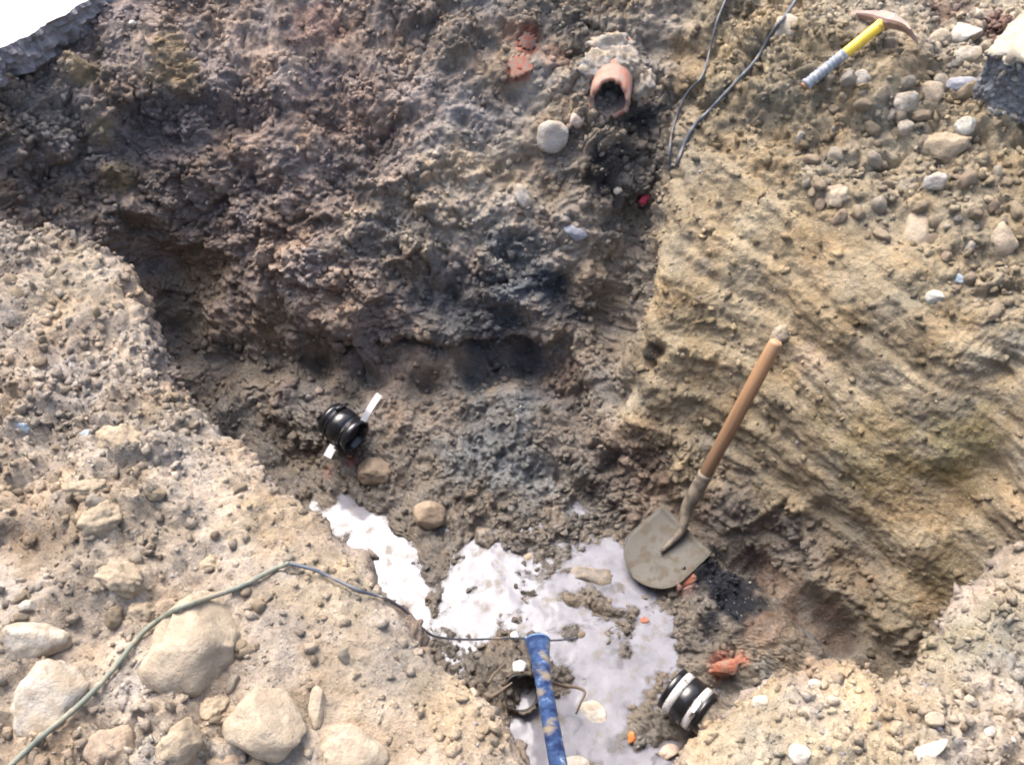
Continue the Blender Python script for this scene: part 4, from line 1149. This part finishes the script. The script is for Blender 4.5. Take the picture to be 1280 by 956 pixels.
def strip(name, pts, width, nrm, mat, parent, org, th=.0012):
    V, Fc = [], []
    for i, pnt in enumerate(pts):
        d = (pts[min(i + 1, len(pts) - 1)] - pts[max(i - 1, 0)]).normalized()
        s = d.cross(nrm).normalized() * width / 2; nn_ = s.cross(d).normalized() * th
        for q_ in (pnt - s + nn_, pnt + s + nn_, pnt + s - nn_, pnt - s - nn_): V.append(q_ - org)
    for i in range(len(pts) - 1):
        for k in range(4):
            k2 = (k + 1) % 4; Fc.append((i * 4 + k, i * 4 + k2, i * 4 + 4 + k2, i * 4 + 4 + k))
    n = (len(pts) - 1) * 4
    Fc += [(3, 2, 1, 0), (n, n + 1, n + 2, n + 3)]
    return mesh_obj(name, V, Fc, mat, parent, False)

def far_coupling():
    c, n = hit(425, 560)
    t = depth_of(c) - .05
    ctr = pixt(429, 534, t - .03)
    axis = (V3((.78, -.60, -.12))).normalized()
    R = .066
    root, M = coupling("black rubber pipe coupling with a white strap tail and a painted band glint at the far side of the puddle", ctr, axis, R, .13, V3((0, 0, 1)), .022, M_BANDD)
    org = root.location
    dd = depth_of(ctr)
    M_WS = plain_material("strap_glint_white", (.85, .85, .85), .35)
    a = pixt(454, 526, dd - .03); b = pixt(461, 513, dd - .04); e = pixt(466, 505, dd - .03); f = pixt(474, 493, dd - .01)
    strip("strap_glint_strip", catmull([a, b, e, f], 5), .022, FWD * -1 + V3((.2, 0, 0)), M_WS, root, org)
    a = pixt(417, 557, dd - .03); b = pixt(409, 571, dd - .03)
    strip("strap_glint_strip", [a, (a + b) / 2 + UPV * .002, b], .030, FWD * -1, M_WS, root, org)  # white patch painted for the bright reflection on the clamp band
far_coupling()

def near_coupling():
    ctr = pixt(860, 876, 2.93)
    axis = V3((-.72, .66, .05)).normalized()
    R = .070
    root, M = coupling("steel-banded black coupling on the pipe under the front bank", ctr, axis, R, .125, V3((0, 0, 1)), .10)
    p2 = thing("drain_pipe", "old brown drain pipe running from the steel-banded coupling under the front bank", "pipe", ctr - axis * .05)
    lathe("pipe_wall", [(R - .010, .05), (R - .022, .05), (R - .022, -.55), (R - .010, -.55)], M_OLDP, p2, 40, basis(axis, V3((0, 0, 1))))
near_coupling()

# brown glazed stub and the hollow beside the blue handle
def stub():
    ctr = pixt(652, 866, 3.01)
    axis = V3((.06, -.50, .80)).normalized()
    root = thing("glazed_pipe_stub", "dark brown glazed pipe stub half sunk in mud beside the blue handle", "pipe stub", ctr)
    M_GL = plain_material("brown_glaze", (.045, .028, .018), .3, 0, .5, mud=.6, mudcol=(.085, .068, .048), mscale=40)
    rg = random.Random(9); nz_ = [rg.uniform(-1, 1) for _ in range(40)]
    def wob(r, z, a, j):
        e = nz_[int(a / 6.2832 * 40) % 40]
        return r * (1 + .03 * e), z + ((.016 * e - .03 * max(0, math.sin(a + .6))) if z > -.02 else 0)
    lathe("pipe_wall", [(.066, 0), (.056, 0), (.054, -.2), (.066, -.2)], M_GL, root, 40, basis(axis, V3((0, 0, 1))), True, wob)
    lathe("pipe_lining", [(.0575, -.006), (.054, -.006), (.054, -.17), (.001, -.17), (.001, -.175), (.0575, -.175)], M_PIPE, root, 36, basis(axis, V3((0, 0, 1))), True)
stub()

def blue_handle():
    M_BL, nt, b = new_mat("worn_blue_paint")
    tc = N(nt, "ShaderNodeTexCoord").outputs["Object"]
    mp = N(nt, "ShaderNodeMapping"); nt.links.new(tc, mp.inputs[0]); mp.inputs["Scale"].default_value = (1, 1, .4)
    a = N(nt, "ShaderNodeTexNoise", Scale=34.0, Detail=8.0, Roughness=.75); nt.links.new(mp.outputs[0], a.inputs["Vector"])
    c = mixrgb(nt, (.006, .016, .06, 1), (.030, .066, .16, 1), ramp(nt, a.outputs[0], [(.40, 0.0), (.56, 1.0)]))
    c = mixrgb(nt, c, (.36, .44, .54, 1), ramp(nt, a.outputs[0], [(.58, 0.0), (.68, .7)]))
    a2 = N(nt, "ShaderNodeTexNoise", Scale=14.0, Detail=4.0); nt.links.new(tc, a2.inputs["Vector"])
    c = mixrgb(nt, c, (.20, .165, .115, 1), ramp(nt, a2.outputs[0], [(.55, 0.0), (.64, .9)]))
    nt.links.new(c, b.inputs["Base Color"]); b.inputs["Roughness"].default_value = .38
    A0 = pixt(672, 801, 3.00); A1 = pixt(681, 862, 2.76); A2 = pixt(699, 962, 2.42); A3 = pixt(712, 1040, 2.18); A4 = A3 + (A3 - A2) * 1.15
    root = thing("blue_tool_handle", "worn blue painted tool handle leaning from the mud to the near bank", "handle", A0)
    pts = catmull([A0 - A0, A1 - A0, A2 - A0, A3 - A0, A4 - A0], 8)
    wpx = [32, 29.5, 27, 24.5, 23, 22, 21.5, 21.5] + [21.5 + .25 * k for k in range(len(pts) - 8)]
    rd = [w * depth_of(q_ + A0) / F / 2 for w, q_ in zip(wpx, pts)]
    tube("handle_shaft", pts, rd, M_BL, root, 20, squash=(V3((1, 0, 0)), .62))
    d0 = (pts[0] - pts[1]).normalized()
    tube("worn_end_cap", [pts[0] - d0 * .001, pts[0] + d0 * .006, pts[0] + d0 * .010], [rd[0] * 1.02, rd[0] * 1.0, rd[0] * .86], plain_material("pale_blue_cap", (.09, .19, .38), .4, mud=.1), root, 20, squash=(V3((1, 0, 0)), .62))
blue_handle()

# ------------------------------------------------------------------ cables and roots
bpy.context.view_layer.update()
DG = bpy.context.evaluated_depsgraph_get()
def laid(pxs, off):
    """a line through photo pixels, resting on whatever it crosses"""
    out = []
    for q_ in catmull([V3((u, v, 0)) for u, v in pxs], 4):
        d = ray(q_.x, q_.y)
        ok, c, n, *_ = SC.ray_cast(DG, CAM, d.normalized())
        out.append(c)
    t = [depth_of(c) for c in out]
    n = len(t)
    for _ in range(2): t = [min(t[i], (t[max(i - 1, 0)] + t[i] + t[min(i + 1, n - 1)]) / 3) for i in range(n)]
    px = catmull([V3((u, v, 0)) for u, v in pxs], 4)
    return [CAM + ray(q_.x, q_.y) * (tt - off) for q_, tt in zip(px, t)]
M_CAB = plain_material("dusty_green_cable", (.15, .165, .13), .6, 0, .4, mud=.4, mudcol=(.27, .24, .175), mscale=20)
M_CABD = plain_material("dark_grey_cable", (.085, .095, .115), .45, 0, .5, mud=.2, mudcol=(.25, .2, .14), mscale=20)
M_ROOT = plain_material("root_bark", (.13, .095, .065), .8)

def long_cable():
    a = laid([(-15, 985), (25, 945), (62, 912), (102, 878), (140, 838), (176, 793), (212, 766), (245, 752), (300, 733), (340, 712), (362, 704)], .010)
    b = laid([(385, 708), (415, 722), (450, 738), (480, 747), (503, 760)], .016)
    z = b[-1].z
    c = [pixt(515, 771, depth_of(b[-1]) + .04), pixt(528, 785, depth_of(b[-1]) + .12), pixt(548, 796, depth_of(b[-1]) + .30), pixt(590, 799, 2.85), pixt(640, 797, 2.98), pixt(690, 800, 3.06), pixt(722, 797, 3.12)]
    pts = catmull(a + b[1:] + c, 7)
    n = len(pts)
    rd = []
    for k, q_ in enumerate(pts):
        f = k / 28
        rd.append(.0050 if f < 9 else max(.0032, .0050 - .0009 * (f - 9)))
    root = thing("long_cable", "long dusty cable winding over the left bank and down into the pit", "cable", a[0])
    k0 = 7 * 40
    tube("cable_dusty", [q_ - a[0] for q_ in pts[:k0 + 1]], rd[:k0 + 1], M_CAB, root, 10)
    tube("cable_dark", [q_ - a[0] for q_ in pts[k0:]], rd[k0:], M_CABD, root, 10)
long_cable()
def cable(lab, pxs, off, r, mat, cat="cable", name="thin_cable"):
    q_ = laid(pxs, off)
    tag(tube(name, catmull(q_, 3), r, mat, None, 9), lab, cat)
cable("dark grey cable running down the bank beside the pale round rock", [(1012, -25), (985, 15), (965, 42), (945, 75), (915, 108), (890, 135), (868, 158), (855, 182), (845, 208)], .012, .0065, M_CABD)
cable("thin cable dangling over the far edge above the clay pipe", [(918, -25), (905, 5), (896, 28), (888, 60), (878, 95), (858, 118), (845, 148), (838, 178), (837, 214)], .012, .0045, M_CABD)
def floor_root(lab, pl, r):
    pts = catmull([pixt(u, v, t) for u, v, t in pl], 7)
    tag(tube("root", pts, [r * (1 - .5 * k / len(pts)) for k in range(len(pts))], M_ROOT, None, 8), lab, "root")
floor_root("thin kinked root in the mud right of the blue handle", [(688, 852, 2.92), (705, 857, 2.97), (722, 859, 2.98), (731, 865, 2.97), (726, 878, 2.95), (720, 892, 2.95)], .006)
floor_root("pale stick poking over the brown pipe stub", [(612, 872, 2.80), (625, 864, 2.82), (640, 853, 2.84)], .006)
floor_root("short stick crossing the mud uphill of the pale stick", [(610, 854, 2.85), (618, 842, 2.88), (632, 828, 2.93)], .0045)

# ------------------------------------------------------------------ lump of broken concrete at the right edge
def concrete_lump():
    c, n = hit(1262, 108)
    t = depth_of(c)
    top = [(1238, 62), (1272, 22), (1330, 5), (1390, 60), (1330, 100), (1290, 78)]
    foot = [(1240, 88), (1275, 50), (1330, 40), (1395, 110), (1335, 150), (1256, 122)]
    Tz = c.z + .135
    bmm = bmesh.new()
    tv = [bmm.verts.new(pix(u, v, Tz) - c) for u, v in [(1236, 62), (1275, 18), (1345, 0), (1400, 50), (1350, 98), (1262, 74)]]
    bv = []
    for k, v in enumerate(tv):
        ctr = sum((w.co for w in tv), V3()) / 6
        d = (v.co - ctr); d.z = 0
        bv.append(bmm.verts.new(v.co + d.normalized() * (-.012 + .02 * (k % 2)) + V3((0, 0, -.19))))
    bmm.faces.new(tv); bmm.faces.new(bv[::-1])
    for k in range(6):
        bmm.faces.new((tv[k], bv[k], bv[(k + 1) % 6], tv[(k + 1) % 6]))
    bmesh.ops.recalc_face_normals(bmm, faces=bmm.faces)
    bmesh.ops.subdivide_edges(bmm, edges=bmm.edges, cuts=36, use_grid_fill=True)
    bmesh.ops.triangulate(bmm, faces=bmm.faces)
    bmm.normal_update()
    co = np.array([tuple(v.co) for v in bmm.verts]); nn_ = np.array([tuple(v.normal) for v in bmm.verts])
    side = nn_[:, 2] < .45
    dsp = np.where(side, .010 * fbm(co * 22, 3, 4, .6) + .012 * chunks(co * 45 + .4 * np.stack([vnoise(co * 60, 1), vnoise(co * 60, 2), vnoise(co * 60, 3)], 1), 9), .0025 * fbm(co * 18, 5, 4, .6) + .002 * chunks(co * 40, 4))
    for v, q_, n1, d in zip(bmm.verts, co, nn_, dsp): v.co = V3(q_ + n1 * d)
    bmm.normal_update()
    zt = max(co[:, 2])
    for f in bmm.faces: f.material_index = 0 if (f.calc_center_median().z > zt - .012) else 1
    me_ = bpy.data.meshes.new("concrete_lump"); bmm.to_mesh(me_); bmm.free()
    me_.polygons.foreach_set("use_smooth", [True] * len(me_.polygons))
    me_.materials.append(stone_material("lump_top", (.38, .355, .295), dust=(.28, .24, .175), dust_amt=.8))
    me_.materials.append(stone_material("lump_side", (.20, .205, .215), dust=(.10, .10, .11), dust_amt=.6, scale=2.5))
    root = thing("concrete_lump", "lump of broken concrete with pale top and dark pebbly side, right of the hammer", "concrete", c)
    o = bpy.data.objects.new("lump_body", me_); COL.objects.link(o); o.parent = root
    bpy.context.view_layer.update()
    dg = o
    for k, (u, v, s) in enumerate(((1251, 68, .016), (1262, 74, .02), (1243, 82, .013), (1268, 98, .016), (1274, 84, .013), (1254, 92, .012), (1262, 110, .013))):
        d = ray(u, v).normalized()
        ok, loc, nr_, _ = o.ray_cast(CAM - c, d)
        if not ok: continue
        m2 = PM[k % len(PM)].copy(); m2.materials.clear(); m2.materials.append(MS[('white', 'pale', 'blue', 'green')[k % 4]])
        a = bpy.data.objects.new("aggregate_stone", m2); COL.objects.link(a); a.parent = root
        a.location = loc; a.scale = (s * 2.0,) * 3; a.rotation_euler = (k, k * 2.1, k * .7)
concrete_lump()

# dark red tarpaulin heaped beyond the bank at the far right
def tarp():
    c = pix(1235, -75, .12)
    n = 40
    xs = np.linspace(-.34, .34, n); ys = np.linspace(-.16, .22, n)
    X, Y = np.meshgrid(xs, ys, indexing='ij')
    pp = np.stack([X.ravel() * 5, Y.ravel() * 5, 0 * X.ravel()], 1)
    fold = fbm(pp, 4, 3) * .05 + .03 * np.sin(X.ravel() * 26 + 3 * vnoise(pp * .6, 9))
    e = np.maximum(np.abs(X.ravel()) / .34, np.abs((Y.ravel() - .03) / .19))
    Z = (.13 + fold) * (1 - smooth(.55, 1.0, e)) - .03
    V = np.stack([X.ravel() * (1 + .1 * vnoise(pp, 2)) + c.x, Y.ravel() * (1 + .1 * vnoise(pp, 3)) + c.y, Z + c.z - .02], 1)
    Fc = [(i * n + j, (i + 1) * n + j, (i + 1) * n + j + 1, i * n + j + 1) for i in range(n - 1) for j in range(n - 1)]
    o = mesh_obj("tarpaulin", V, Fc, plain_material("dark_red_tarp", (.13, .03, .035), .55, mud=.3))
    so = o.modifiers.new("thickness", 'SOLIDIFY'); so.thickness = .003
    tag(o, "crumpled dark red tarpaulin on the bank behind the concrete lump", "tarpaulin")
tarp()
